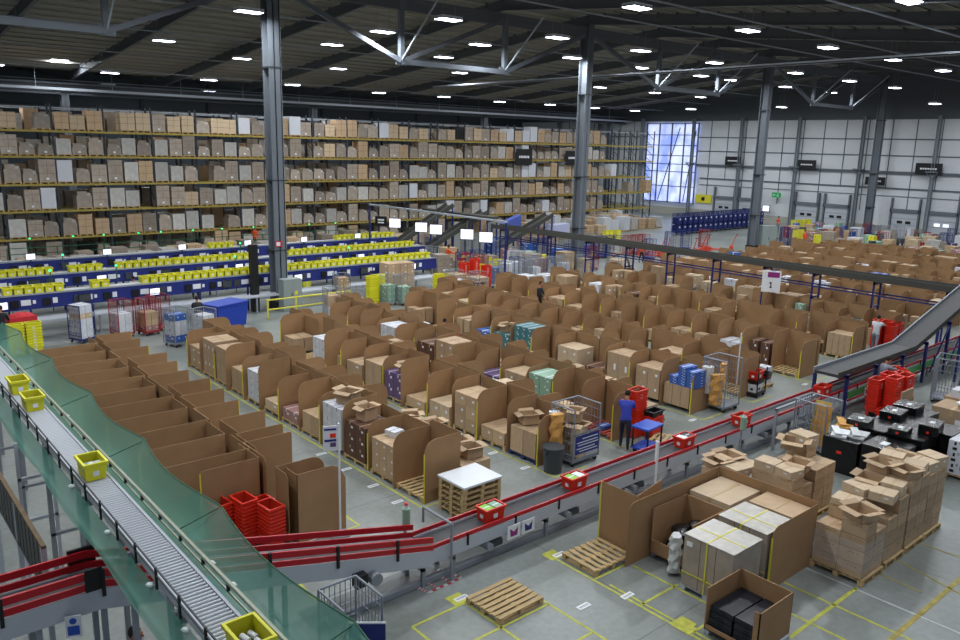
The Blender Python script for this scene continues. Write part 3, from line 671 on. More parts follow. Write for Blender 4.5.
cagefull('gray', 12.0, 34.6, .3, [4, 5], 1.35, 'with blue and white packs at left row end', 9)
cagefull('gray', 12.9, 33.7, .3, [4], 1.2, 'holding tall white packs beside the blue one', 10)
m = MB(); T = Matrix.Rotation(.3, 4, 'Z'); m.box(-.9, -.55, .15, .9, .55, 1.25, 'blue_bright', T)
D('bin_blue', '#1f3fa6', .5)
m = MB().add([(-.85,-.5,.15),(.85,-.5,.15),(.85,.5,.15),(-.85,.5,.15),(-.95,-.6,1.3),(.95,-.6,1.3),(.95,.6,1.3),(-.95,.6,1.3)], BOXF, 'bin_blue')
thing(N('wheeled_bin', m, [N('rim', MB().box(-1, -.65, 1.28, 1, .65, 1.34, 'bin_blue')), N('castor', MB().cyl((-.7, -.45, .07), (-.64, -.45, .07), .07, 'black')), N('castor', MB().cyl((.7, -.45, .07), (.64, -.45, .07), .07, 'black'))]), 'large plain blue wheeled bin standing behind the second bin row', 'bin', (15.0, 36.4, 0), .35)
thing(N('cabinet', MB().box(-.55, -.3, 0, .55, .3, 1.75, 'cabinet'), [N('door', MB().box(-.53, -.32, .1, -.01, -.3, 1.7, 'cabinet'), [N('handle', MB().box(-.08, -.35, .85, -.05, -.32, 1.0, 'black'))]), N('door', MB().box(.01, -.32, .1, .53, -.3, 1.7, 'cabinet')), N('warning_label', MB().box(.1, -.33, .9, .28, -.32, 1.1, 'yellow_tape'))]), 'pale grey electrical cabinet at the foot of the nearest tall column', 'cabinet', (19.6, 38.6, 0))
thing(N('cabinet', MB().box(-.75, -.35, 0, .75, .35, 2.3, 'cabinet'), [N('door', MB().box(-.73, -.37, .1, -.01, -.35, 2.2, 'cabinet'), [N('handle', MB().box(-.1, -.4, 1.0, -.06, -.37, 1.2, 'black'))]), N('door', MB().box(.01, -.37, .1, .73, -.35, 2.2, 'cabinet'))]), 'grey electrical cabinet beside the column behind the cardboard bins', 'cabinet', (68.6, 38.9, 0), -.4)
thing(N('safety_barrier', MB().cyl((17.6, 37.2, 1.0), (22.5, 37.2, 1.0), .04, 'yellow_tape', 8).cyl((17.6, 37.2, .5), (22.5, 37.2, .5), .04, 'yellow_tape', 8), [N('post', MB().cyl((x, 37.2, 0), (x, 37.2, 1.05), .05, 'yellow_tape', 8)) for x in (17.6, 19.2, 20.9, 22.5)]), 'yellow tubular safety barrier before the grey cabinet', 'barrier')
D('red_sign', '#c23040', .5)
thing(N('column_sign', MB().box(-.2, -.02, -.15, .2, .02, .15, 'red_sign').box(-.14, -.025, -.1, .08, -.02, .1, 'label')), 'small red and white sign fixed to the nearest tall column', 'sign', (19.2, 38.98, 3.6))
thing(N('black_column', MB().box(17.75, 39.3, 0, 18.15, 39.6, 3.6, 'black')), 'black upright equipment post between the packing lines left of the column', 'post')
# middle row of cages and stacks, from left to right
r = random.Random(21)
MID = [(20.2, 35.2, 'gray', [4, 1]), (21.2, 34.6, 'gray', [1, 2]), (22.9, 38.8, 'steel', [0, 1]), (24.8, 37.0, 'gray', [7]), (25.6, 36.6, 'gray', [7, 4]), (27.0, 41.4-2.2, 'gray', [1]), (29.2, 36.4, 'gray', [4]), (30.0, 35.2, 'steel', [1, 3]),
       (33.6, 37.6, 'gray', []), (34.6, 37.8, 'gray', [4]), (36.0, 37.2, 'gray', []), (37.0, 37.6, 'steel', [4]), (38.4, 37.2, 'gray', []), (39.6, 37.4, 'gray', [4]), (41.0, 36.8, 'gray', [2])]
for i, (x, y, kd, g) in enumerate(MID): cagefull(kd, x, y, r.uniform(-.3, .3), g, r.uniform(.8, 1.5), 'behind middle bins, %s from left' % od(i), i+40, None)
for s, (x, y, n) in enumerate([(23.9, 37.2, 12), (24.5, 37.4, 12), (28.9, 37.6, 9), (29.5, 37.8, 8), (23.4, 44.0, 6), (34.0, 40.5, 7), (34.7, 40.6, 7), (37.2, 40.9, 5), (38.4, 44.0, 5)]):
    for i in range(n): tote(TY, x, y, .02+i*.125, 'yellow tote, %s from the bottom of the %s stack behind the middle bins' % (od(i), od(s)), .1, 'yellow stacks behind the middle bins', parts=False)
for s, (x, y, n) in enumerate([(31.4, 38.2, 14), (32.1, 38.0, 16), (32.8, 37.7, 12), (32.2, 37.2, 8)]):
    for i in range(n): tote(TR, x, y, .02+i*.11, 'red tote, %s from the bottom of the %s stack beyond the middle bins' % (od(i), od(s)), .1, 'red stacks beyond the middle bins', parts=False)
for i, (x, y, h, t) in enumerate([(26.4, 39.0, 1.9, 0), (27.2, 38.9, 1.9, 0), (30.3, 37.6, 1.1, 1), (31.0, 36.4, 1.0, 2), (41.6, 39.2, 1.5, 1), (44.6, 36.9, 1.0, 2), (29.6, 36.9, .9, 9), (34.9, 36.2, .8, 4), (36.2, 35.6, .8, 4), (40.2, 40.4, 1.0, 9), (36.8, 43.5, 1.0, 1), (40.4, 43, 1.2, 4)]):
    thing(PAL, 'wooden pallet carrying boxes behind the middle bins, %s of twelve from the left' % od(i), 'pallet', (x, y, 0), group='pallets behind the middle bins')
    nz = max(1, int(h/.35))
    for z in range(nz):
        for a in (-.25, .25): thing(('product_box', CART[t], []), '%s on the %s pallet behind middle bins, %s layer %s' % (CNAME[t], od(i), od(z), 'left' if a < 0 else 'right'), 'box', (x+a, y, .146+z*h/nz), 0, 'boxes behind middle bins', (.48, 1.0, h/nz-.004))
cagefull('sign', 44.0, 36.6, .5, [], 1, 'empty, at far end of middle aisle', 90)
OCC = []
def free(x, y, d):
    if any(math.hypot(x-a, y-b) < d+c for a, b, c in OCC): return False
    OCC.append((x, y, d)); return True
r = random.Random(77); n = 0
for i in range(11):
    for j in range(7):
        x = 34.5+i*1.75+r.uniform(-.4, .4); y = 38.6+j*1.9+r.uniform(-.4, .4)+i*.15
        if abs(x-43.2) < 1.3 or r.random() < .18 or 39 < x < 41 and j > 3 or (x > 46 and y < 42.5) or not free(x, y, .6): continue
        n += 1; w = 'crowded zone around the middle column, column %s, row %s' % (od(i), od(j)); q = r.random()
        if q < .3: thing(CG[r.choice(['blue', 'gray', 'red', 'gray'])], 'wire roll cage in ' + w, 'roll cage', (x, y, 0), r.uniform(-.3, .3), 'cages near the middle column')
        elif q < .5:
            for a in range(4): tote(TY if r.random() < .6 else TR, x, y, .02+a*.2, 'tote %s up, in %s' % (od(a), w), .1, 'totes near the middle column', parts=False)
        elif q < .75: t = r.choice([0, 1, 2, 4, 5]); thing(LD[t], 'load in ' + w, 'pallet load', (x, y, 0), r.uniform(-.2, .2), 'loads near the middle column', (1, 1, r.uniform(.6, .95)))
        else:
            t = r.choice([4, 5, 7, 9, 3, 1, 4, 2])
            for u in range(3):
                t2 = r.choice([4, 5, 11, 12, 13, 11, 4]); bx_, by_ = x+r.uniform(-1.2, 1.2), y+r.uniform(-1, 1)
                if free(bx_, by_, .33): thing(('product_box', CART[t2], []), 'small %s, item %s, %s' % (CNAME[t2], od(u), w), 'box', (bx_, by_, 0), r.uniform(-.5, .5), 'boxes near the middle column', (r.uniform(.3, .6), r.uniform(.3, .6), r.uniform(.5, 1.4)))
            for a in range(3): thing(('product_box', CART[t], []), '%s, %s up, in %s' % (CNAME[t], od(a), w), 'box', (x, y, a*.4), r.uniform(-.2, .2), 'boxes near the middle column', (1.1, .9, .395))
# curved kraft sheet beside the middle column
m = MB()
pts = [(math.cos(a*PI/10)*.9, math.sin(a*PI/10)*1.3) for a in range(0, 11)]
for (x0, z0), (x1, z1) in zip(pts, pts[1:]): m.add([(x0,-.5,z0),(x1,-.5,z1),(x1,.5,z1),(x0,.5,z0),(x0*.97,-.5,z0*.97),(x1*.97,-.5,z1*.97),(x1*.97,.5,z1*.97),(x0*.97,.5,z0*.97)], BOXF, 'card')
thing(N('cardboard_arch', m), 'bent cardboard arch standing right of the middle steel column', 'cardboard', (46.9, 38.6, 0), -.7)
SK = MB().box(-.5, -.5, 0, .5, .5, .9, 'blue_steel').ell((0, 0, .9), (.5, .5, .1), 'blue_steel', 10, 4).box(-.1, -.51, .55, .15, -.5, .75, 'label').mesh('sack')
# blue line of cages before the dock doors
for i in range(18):
    thing(CG['blue'], 'blue wire roll cage in the line before the dock doors, %s from the left' % od(i), 'roll cage', (72.4+i*.98, 51.7+i*.03, 0), .05, 'line of blue cages by the docks', (1.25, 1.1, 1.3), parts=True)
for i in range(18):
    for s in (0, 1): thing(('sack', SK, []), '%s blue sack in the %s blue cage from left by the docks' % (('lower', 'upper')[s], od(i)), 'sack', (72.4+i*.98, 51.75, .25+s*.85), 0, 'sacks in the blue cages', (.75, .7, .83))
for i in range(6):
    thing(CG['blue'], 'blue wire roll cage beside the middle column, %s from the left' % od(i), 'roll cage', (47.5+i*.95, 43.6, 0), 0, 'blue cages right of the middle column', (1.15, 1.05, 1.05))
for i in range(3):
    thing(CG['red'], 'red wire roll cage right of the blue cages, %s from the left' % od(i), 'roll cage', (54.0+i*1.0, 43.4, 0), 0, 'red cages right of the blue cages')
thing(N('yellow_board', MB().box(93.8, 61.9, 2.0, 93.98, 64.4, 3.1, 'yellow_tape').box(93.78, 62.9, 2.3, 93.8, 63.4, 2.8, 'black')), 'yellow notice board on the far wall beside the window', 'sign')
# white and kraft bales in the distance, in front of the window
r = random.Random(31); n = 0
for i in range(14):
    for j in range(5):
        x = 56+i*1.7+r.uniform(-.3, .3); y = 55+j*2.6+r.uniform(-.4, .4)+i*.25
        if r.random() < .2: continue
        t = r.choice([5, 1, 6, 3, 5, 2, 1]); n += 1
        thing(LD[t], '%s on floor by the docks, column %s, row %s from front' % (LN_[t], od(i), od(j)), 'pallet load', (x, y, 0), r.uniform(-.2, .2), 'loads on the floor by the docks', (1.1, 1.1, r.uniform(.7, 1.15)))
for s, (x, y, n) in enumerate([(55.5, 47.3, 10), (56.2, 47.4, 10), (57, 47.2, 8), (73.4, 38.6, 12), (74.2, 38.5, 12), (84, 44.6, 12), (84.8, 44.4, 12), (85.6, 44.2, 12), (86.4, 44.1, 12)]):
    for i in range(min(n, 8)): tote(TY, x, y, .02+i*.19, 'yellow tote, %s from bottom of %s stack towards the dock doors' % (od(i), od(s)), .1, 'yellow stacks towards the docks', parts=False)
# busy zone in front of the docks at right
r = random.Random(33); n = 0
for i in range(20):
    for j in range(7):
        x = 74+j*2.7+r.uniform(-.6, .6); y = 43-i*1.45+r.uniform(-.4, .4)+j*.1
        q = r.random()
        if q < .18 or math.hypot(x-90.9, y-39.5) < 1.3 or not free(x, y, .6): continue
        n += 1; w = 'line %s, %s back' % (od(i), od(j))
        if q < .42: thing(CG[r.choice(['blue', 'gray', 'red', 'blue'])], 'wire roll cage in crowded zone before the docks, ' + w, 'roll cage', (x, y, 0), r.uniform(-.3, .3), 'cages before the docks')
        elif q < .72:
            t = r.choice([0, 1, 2, 4, 5, 6]); thing(LD[t], 'load in crowded zone before the docks, ' + w, 'pallet load', (x, y, 0), r.uniform(-.3, .3), 'loads before the docks', (1, 1, r.uniform(.7, 1)))
        else:
            t = r.choice([4, 5, 1, 7, 8, 9, 3, 4, 0, 2]); k = r.choice(['a', 'b'])
            for u in range(5):
                t2 = r.choice([4, 4, 5, 11, 12, 13, 7, 8, 11, 5, 6, 12]); bx_, by_ = x+r.uniform(-1.5, 1.5), y+r.uniform(-1, 1)
                if free(bx_, by_, .33): thing(('product_box', CART[t2], []), 'small %s, item %s, crowded zone before docks, %s' % (CNAME[t2], od(u), w), 'box', (bx_, by_, 0), r.uniform(-.5, .5), 'coloured boxes before the docks', (r.uniform(.3, .6), r.uniform(.3, .6), r.uniform(.5, 1.5)))
            for a in range(3): thing(('product_box', CART[t], []), '%s, %s up, crowded zone before docks, %s' % (CNAME[t], od(a), w), 'box', (x, y, .0+a*.42), r.uniform(-.2, .2), 'coloured boxes before the docks', (1, .9, .415))
# jacks and trolleys on the open floor behind the bins
D('jack_red', '#c6402c', .5)
def jack():
    b_ = MB().box(-.27, 0, .05, -.11, 1.15, .09, 'jack_red').box(.11, 0, .05, .27, 1.15, .09, 'jack_red').box(-.27, -.2, .05, .27, .02, .35, 'jack_red')
    h = MB().cyl((0, -.1, .3), (0, -.35, 1.2), .025, 'jack_red', 6).cyl((-.16, -.36, 1.22), (.16, -.36, 1.22), .02, 'black', 6)
    return ('pallet_jack', None, [N('forks', b_), N('handle', h), N('wheel', MB().cyl((-.03, -.12, .07), (.03, -.12, .07), .07, 'black'))])
PJ = jack()
for i, (x, y) in enumerate([(55.6, 41.5), (57.8, 42.4), (58.6, 40.2), (61, 41), (62.4, 41.3), (64.9, 40.4)]):
    thing(PJ, 'red hand pallet jack parked behind the far bins, %s from the left' % od(i), 'pallet jack', (x, y, 0), r.uniform(-1, 1), 'parked pallet jacks', (1.5, 1.5, 1.3))
for i, (x, y) in enumerate([(53.5, 40.8), (56.5, 40.4), (60, 43.5), (62, 43.2), (64.6, 43)]):
    thing(CG[['blue', 'gray', 'blue', 'blue', 'red'][i]], '%s cage trolley parked behind the far bins' % ['blue', 'grey', 'second blue', 'third blue', 'red'][i], 'roll cage', (x, y, 0), .3)

# hanging black signs and the exit sign
def blk_sign(w, h):
    k = [N('lettering', MB().box(-w*.3, -.04, -.08*h, w*.28, -.03, .1*h, 'white'))]
    m = MB().box(-w/2, -.03, -h/2, w/2, .03, h/2, 'black')
    lt = MB()
    for i in range(7): lt.box(-w*.32+i*w*.092, -.045, -.07*h+(i % 2)*.02, -w*.32+i*w*.092+w*.07, -.03, .08*h, 'white')
    return N('hanging_sign', m, [N('lettering', lt)])
for x, y, z, w, h, rz, l in ((93.2, 58.7, 7.75, 2.3, 1.1, PI/2, 'black hanging sign on the right wall, leftmost, left of the first dock pair'), (93.2, 48.6, 7.6, 2.3, 1.1, PI/2, 'black hanging sign on the right wall between two wall columns'),
        (93.2, 40.3, 6.05, 2.2, .9, PI/2, 'lower black sign partly hidden by the rightmost steel column'), (93.2, 34.8, 7.6, 2.7, 1.2, PI/2, 'largest black hanging sign on the right wall, rightmost'),
        (60.3, 63.5, 7.85, 2.4, 1.7, 0, 'black sign hung on the racking left of the middle column'), (68.0, 63.5, 7.8, 2.4, 1.6, 0, 'black sign hung on the racking partly behind the middle column')):
    thing(blk_sign(w, h), l, 'sign', (x, y, z), -rz if rz else 0)
D('exit_green', '#1c9a55', .5, emit='#1c9a55', es=.3)
thing(N('exit_sign', MB().box(-.6, -.03, -.3, .6, .03, .3, 'exit_green'), [N('arrow', MB().box(-.45, -.04, -.04, -.1, -.03, .04, 'white').sheet([(-.5, 0), (-.35, .14), (-.35, -.14)], 'y', -.04, .01, 'white')), N('figure', MB().ell((.25, -.04, .17), (.05, .01, .05), 'white', 8, 4).bar((.25, -.04, .1), (.18, -.04, -.05), .03, .08, 'white').bar((.18, -.04, -.05), (.32, -.04, -.2), .03, .06, 'white').bar((.2, -.04, -.05), (.08, -.04, -.16), .03, .06, 'white'))]),
      'green emergency exit sign on the white dock wall', 'sign', (93.3, 52.2, 3.75), -PI/2)
thing(N('wall_screen', MB().box(-.5, -.05, -.4, .5, .05, .4, 'black').box(-.44, -.06, -.34, .44, -.05, .34, 'screen')), 'bright white screen on the wall under the green exit sign', 'screen', (93.3, 53.4, 2.0), -PI/2)

# ---------------------------------------------------------------- cardboard bin rows
ROWX = [11.15, 15.2, 18.5, 22.7, 25.85, 30.1, 34.7, 38.4, 42.3, 46.0, 49.7, 53.4, 57.1, 60.8, 64.5, 68.2]
ROWN = [12, 12, 13, 13, 14, 14, 14, 13, 13, 14, 14, 14, 14, 14, 14, 13]
r = random.Random(17)
def rw(ri): return od(ri+1)+' bin row'
SPEC = {  # (row, side, bay): list of (type, layers, nx, ny, height)
 (0,0,0): [], (0,0,1): [(0,.95,2,3,3)], (0,0,2): [(3,1.05,1,2,3)], (0,0,3): [(4,1.25,2,2,3)], (0,0,4): [(1,.6,1,2,1)], (0,0,5): [(9,.35,2,2,1)],
 (0,0,6): [(2,.3,1,1,1)], (0,0,7): [(4,1.05,3,2,4)], (0,0,8): [(1,.8,2,2,2)], (0,0,9): [(1,1.3,2,3,2)], (0,0,10): [(0,1.35,2,3,2)], (0,0,11): [(0,.8,2,2,2)],
 (1,0,0): [(1,.78,1,2,1)], (1,0,1): [(0,.4,1,2,1)], (1,0,2): [(0,1.15,2,2,3)], (1,0,3): [(2,.5,1,2,1)], (1,0,4): [(0,.3,1,1,1)], (1,0,5): [(6,.9,1,2,2)], (1,0,6): [(1,1.0,1,2,2)], (1,0,7): [(0,.7,2,1,2)], (1,0,9): [(4,1.1,1,2,3)],
 (2,0,0): [], (2,0,1): [], (2,0,2): [(7,1.2,2,2,4)], (2,0,3): [(0,1.0,1,2,2)], (2,0,4): [(6,.6,1,2,2)], (2,0,6): [(0,1.3,2,2,3)], (2,0,7): [(3,1.0,1,2,2)], (2,0,9): [(4,1.2,1,2,4)],
 (3,0,0): [(1,.75,1,3,1)], (3,0,1): [(0,1.1,2,2,2)], (3,0,2): [(0,1.3,1,2,1)], (3,0,3): [(3,.5,1,2,1)], (3,0,4): [(2,1.0,1,2,2)], (3,0,6): [(8,1.35,2,3,5)], (3,0,7): [(8,.8,1,2,2)],
 (4,0,0): [], (4,0,1): [(3,.8,1,2,2)], (4,0,2): [(0,.9,1,2,1)], (5,0,0): [], (6,0,0): [(1,.95,2,4,2)], (2,1,0): [(0,.6,1,1,1)], (0,1,0): [(1,.5,2,2,1)], (0,1,1): [(1,.62,2,2,2)], (0,1,2): [(0,.55,2,2,2)]}
REST = []
for ri, X in enumerate(ROWX):
    n = ROWN[ri]; D_ = 1.2; P_ = 1.33; Y0 = 15.0+r.uniform(-.05, .1)
    for side in (0, 1):
        xs = X if side == 0 else X+2.46
        for i in range(n+1):
            if ri >= 8 and r.random() < .06: continue
            y = Y0+i*P_+r.uniform(-.05, .05)
            if (ri, side, i) in ((1, 0, 0),): pass
            h = 1.6+r.uniform(-.16, .1)-(.1*r.random() if ri > 7 else 0)
            skip = (r.random() < (.05 if ri < 7 else .12) and i not in (0, 1)) or (ri, side) == (0, 1) and i < 3
            jx = r.uniform(-.09, .09)
            taped = (i % 2 == 0); last = i == n
            w = .02 if last else P_-.03
            lab = 'cardboard divider%s, %s face of %s, %s bay back' % (' with yellow taped edge' if taped else ', rounded corner', ('left', 'right')[side], rw(ri), od(i))
            hh = round(h*20)/20
            if skip: pass
            elif side == 0: sheet(xs+jx, y, 0+r.uniform(-.07, .07), D_, P_-.03, hh, taped, lab, 'cardboard bay dividers')
            else: sheet(xs+jx, y+ (P_-.03), PI+r.uniform(-.07, .07), D_, P_-.03, hh, taped, lab, 'cardboard bay dividers')
            if last: continue
            # goods
            face = ('left', 'right')[side]; sgn = 1 if side == 0 else -1
            cx = xs+sgn*.56; cy = y+P_/2
            key = (ri, side, i)
            near = ri <= 6 and (side == 0 or ri <= 2 or i < 3)
            pt = PALB if key == (1, 0, 0) else PALR if key == (2, 0, 0) else PAL
            if near and (side == 0 or i == 0) and i < 12 and r.random() < .9:
                thing(pt, '%s pallet in %s bay back, %s face of %s' % ('blue' if pt is PALB else 'red-edged' if pt is PALR else 'wooden', od(i), face, rw(ri)), 'pallet', (cx, cy, 0), 0, 'pallets in the bin rows')
            if key in SPEC: sp = SPEC[key]
            else:
                q = r.random()
                sp = [] if q < .27 else [(r.choices([0, 1, 2, 3, 4, 5, 6, 7, 8, 9], [5, 14, 5, 1.2, 2.8, .5, .15, .4, .4, .4])[0], r.uniform(.35, 1.25) if ri < 7 else r.uniform(.9, 1.55), r.choice([1, 2, 2]), r.choice([1, 2, 2]), r.choice([1, 2, 3, 3]))]
            for (t, hgt, nx, ny, nl) in sp:
                if hgt <= 0: continue
                bx, by = 1.0/nx, 1.08/ny; fxx, fyy = r.uniform(.75, .98), r.uniform(.75, .98)
                for a in range(nx):
                    for b_ in range(ny):
                        top = nl if key in SPEC or r.random() < .5 else r.randint(0, nl)
                        for l in range(top):
                            z = (.147 if near else 0)+l*hgt/nl
                            px = cx-.5+bx*(a+.5); py = cy-.54+by*(b_+.5)
                            dep = 'front' if (a == 0) == (side == 0) or nx == 1 else 'rear'
                            lat = '' if ny == 1 else ('near', 'far')[b_] if ny == 2 else ('near', 'middle', 'far', 'farthest')[b_]
                            if nx == 3 and a == 1: dep = 'middle'
                            nm = CNAME[t].replace('plain kraft', 'plain')
                            lb = '%s, %s layer %s %s, %s face of %s, %s bay back' % (nm, od(l), dep, lat, face, rw(ri), od(i))
                            fx, fy = (.985, .985) if key in SPEC else (fxx, fyy); REST.append((math.hypot(px, py), t, px, py, z, bx*fx-.01, by*fy-.01, hgt/nl-.004, ' '.join(lb.replace('  ', ' ').replace(' ,', ',').split()[:18])))
            if near and r.random() < .22 and key != (0, 0, 0):
                hb = .147+max([q_[1]*(1 if key in SPEC else 0) for q_ in sp] or [0])
                if hb > .16 or not sp: thing(OPEN, 'open kraft carton with raised flaps, %s face of %s, %s bay back' % (face, rw(ri), od(i)), 'carton', (cx+r.uniform(-.1, .1), cy+r.uniform(-.2, .2), hb+.006), r.uniform(-.4, .4), 'open cartons in bays', (r.uniform(.4, .6), r.uniform(.4, .6), r.uniform(.25, .4)))
                else: thing(('white_pack', PACK, []), 'white packing sheet on goods, %s face of %s, %s bay back' % (face, rw(ri), od(i)), 'packing sheet', (cx, cy, 1.2 if False else 1.0), r.uniform(-.4, .4), 'packing sheets') if False else None
for q_, (x, y, z, s_) in enumerate([(13.2, 16.2, .66, .55), (12.9, 16.9, .78, .6), (13.35, 17.5, .78, .5), (12.9, 18.2, .72, .55), (13.3, 18.6, .72, .5), (13.2, 15.6, .66, .5), (15.75, 16.0, .96, .5)]):
    thing(OPEN, 'open kraft carton in the loose heap beside the pallet stack aisle, %s of seven from front' % od(q_), 'carton', (x, y, z), r.uniform(-.5, .5), 'loose open cartons', (s_, s_*.85, .3))
thing(('product_box', CART[4], []), 'small white and blue box on kraft cartons in the second bin row', 'box', (11.75, 17.2, 1.11), .2, None, (.35, .4, .16))
# row 1 (left block): long flaps to the left, shorter to the right
for i in range(12):
    y = 15.9+i*1.27 if i else 16.5
    sheet(5.35+.1*(i % 2) if i else 6.05, y, 0, 2.1 if i else 1.4, 1.24, 1.75, i % 2 == 0, 'cardboard divider reaching left under the net, leftmost bin row, %s bay back' % od(i), 'cardboard bay dividers')
    sheet(8.85+.1*((i*7) % 3), y-.15+1.24, PI, 1.3, 1.24, 1.75, i % 2 == 1, 'empty bay divider on right face of the leftmost bin row, %s bay back' % od(i), 'cardboard bay dividers')
sheet(8.75, 15.75, PI, 1.25, .6, 1.75, False, 'cardboard divider closing the near right end of leftmost bin row', 'cardboard bay dividers')
m = MB().sheet([(0, 0), (1.25, 0), (1.25, 1.3), (1.1, 1.6), (.9, 1.7), (0, 1.7)], 'y', 0, .012, 'card').sheet([(0, 0), (.55, 0), (.55, 1.7), (0, 1.7)], 'x', 0, .012, 'card_in')
thing(N('cardboard_divider', m), 'curved cardboard sheet at the near right corner of the leftmost bin row', 'divider', (7.72, 15.15, 0), .0)
for d, x, y, rz, k, lab, grp in SHEETS: thing(get_div(*k), lab, 'divider', (x, y, 0), rz, grp)

# ---------------------------------------------------------------- carton stacks at front right
def flatbox(x, y, z, sx, sy, sz, lab, t=0, rz=0, opn=False):
    if opn: thing(OPEN, lab, 'carton', (x, y, z), rz, 'cartons stacked at front right', (sx, sy, sz))
    else: carton(t, x, y, z, sx, sy, sz, lab, rz, 'cartons stacked at front right')
r = random.Random(41)
CS = [(16.7, 6.78, 4, 1.25, 'nearest film-wrapped'), (17.85, 6.8, 4, 1.35, 'second'), (18.95, 6.8, 5, 1.6, 'third'), (20.0, 6.8, 5, 1.5, 'rightmost'),
      (17.75, 9.0, 4, 1.2, 'rear left'), (18.9, 9.0, 5, 1.45, 'rear right'), (17.3, 10.15, 3, .95, 'farthest rear')]
for ci, (x, y, nl, h, nm) in enumerate(CS):
    thing(PALX if False else PAL, 'wooden pallet under the %s carton stack at front right' % nm, 'pallet', (x, y, 0), 0, 'pallets under front right stacks')
    for l in range(nl):
        for a in (-1, 1):
            for b_ in (-1, 1):
                if l == nl-1 and r.random() < .3: continue
                flatbox(x+a*.255, y+b_*.27, .147+l*h/nl, .5, .53, h/nl-.004, 'kraft carton, %s layer, %s %s of %s stack front right' % (od(l), ('near', 'far')[b_ > 0], ('left', 'right')[a > 0], nm), 10, r.uniform(-.04, .04))
    z = .147+h
    for a in (-1, 1):
        for b_ in (-1, 1):
            if r.random() < .75:
                s = r.uniform(.42, .52)
                q = r.random()
                if q < .55: flatbox(x+a*.25+r.uniform(-.03, .03), y+b_*.26, z, s, s*1.05, .22, 'open kraft carton lying on %s stack top, %s %s corner' % (nm, ('near', 'far')[b_ > 0], ('left', 'right')[a > 0]), 0, r.uniform(-.35, .35), True)
                else: flatbox(x+a*.25, y+b_*.26, z, s, s*1.1, r.uniform(.12, .3), 'loose kraft carton on %s stack top, %s %s corner' % (nm, ('near', 'far')[b_ > 0], ('left', 'right')[a > 0]), 2, r.uniform(-.3, .3))
m = MB().add([(-.53,-.57,.3),(.53,-.57,.3),(.53,.57,.3),(-.53,.57,.3),(-.53,-.57,.95),(.53,-.57,.95),(.53,.57,.85),(-.53,.57,.95)], [(0,1,5,4),(1,2,6,5),(2,3,7,6),(3,0,4,7)], 'film')
D('film2', '#d8dce0', .12, alpha=.2, bump=.25, nscale=2); m.mats = ['film2']
thing(N('stretch_film', m), 'clear stretch film wound around the nearest carton stack', 'film', (16.7, 6.8, 0))

# enclosure of tall sheets around the wrapped pallets
def box_sheet(pts, axis, at, lab, tape=None, loc=(0, 0, 0), rz=0):
    m = MB().sheet(pts, axis, at, .014, 'card'); k = []
    if tape is not None: k.append(N('edge_tape', tape))
    return thing(('cardboard_divider', m.mesh('cardboard_divider'), k), lab, 'divider', loc, rz, None)
def rnd(w, h, rr=.22):
    p = [(0, 0), (w, 0), (w, h)]
    for i in range(7): a = PI/2+i*PI/12; p.append((rr+rr*math.cos(a), h-rr+rr*math.sin(a)))
    return p
box_sheet(rnd(1.0, 1.5), 'x', 0, 'upright cardboard sheet with yellow edge behind the single empty pallet', None, (13.35, 9.98, 0)) if False else None
m = MB().sheet([(0, 0), (1.05, 0), (1.05, 1.5), (0, 1.5)], 'x', 0, .014, 'card')
thing(('cardboard_divider', m.mesh('cardboard_divider'), [N('edge_tape', MB().box(-.01, 1.04, 0, .02, 1.07, 1.5, 'yellow_tape'))]), 'upright cardboard sheet with yellow edge behind the lone empty pallet', 'divider', (13.3, 9.98, 0), .0)
m = MB().sheet([(0, 0), (1.3, 0), (1.3, 1.45), (0, 1.5)], 'y', 0, .014, 'card')
thing(N('cardboard_divider', m), 'cardboard sheet returning right behind the yellow edged one', 'divider', (13.33, 10.02, 0), .22)
box_sheet(rnd(3.4, 1.5), 'y', 0, 'long cardboard sheet on the left of the film-wrapped pallets', None, (12.85, 9.86, 0))
box_sheet([(0, 0), (2.5, 0), (2.5, 1.5), (0, 1.5)], 'x', 0, 'cardboard sheet behind the film-wrapped pallets, long back wall', None, (16.27, 7.36, 0))
box_sheet(rnd(1.85, 1.45), 'y', 0, 'cardboard sheet with yellow edge right of the film-wrapped pallets', MB().box(-.015, -.01, 0, .01, .025, 1.22, 'yellow_tape'), (14.42, 7.36, 0))
for i, (x, y, h, lab) in enumerate([(13.6, 8.0, 1.12, 'film-wrapped pallet of cartons with yellow tape, nearest the camera'), (14.85, 8.02, 1.15, 'second film-wrapped pallet of cartons, tucked behind the nearest one')]):
    thing(PALW, 'pale pallet under the %s film-wrapped load' % ('nearest', 'second')[i], 'pallet', (x, y, 0))
    c = MB().box(-.52, -.57, 0, .52, .57, h, 'wrap_card'); D('wrap_top', '#b9b5ac', .25, noise=.12, nscale=5, bump=.4)
    c.box(-.53, -.58, h, .53, .58, h+.012, 'wrap_top')
    for q in (-.18, .18): c.box(-.524, q-.008, 0, .524, q+.008, h+.002, 'carton_edge')
    k = [N('tape', MB().box(-.535, .01, 0, -.525, .04, h+.02, 'yellow_tape').box(-.535, .01, h+.012, .535, .04, h+.018, 'yellow_tape').box(-.09, -.585, h+.012, -.06, .585, h+.018, 'yellow_tape').box(-.535, -.58, .28, -.525, .58, .3, 'yellow_tape')), N('label', MB().box(-.54, .36, h-.22, -.53, .5, h-.12, 'label'))]
    thing(('wrapped_cartons', c.mesh('wrapped_cartons'), k), lab, 'pallet load', (x, y, .146))
carton(0, 15.85, 8.0, 0, .8, 1.1, 1.32, 'large sealed carton with yellow tape band in enclosure corner', 0, 'cartons stacked at front right')
carton(2, 15.6, 9.25, 0, 1.25, 1.05, 1.28, 'very large plain carton at the back left of the enclosure', 0, 'cartons stacked at front right')
m = MB(); w, d, h = 1.25, 1.05, 1.05
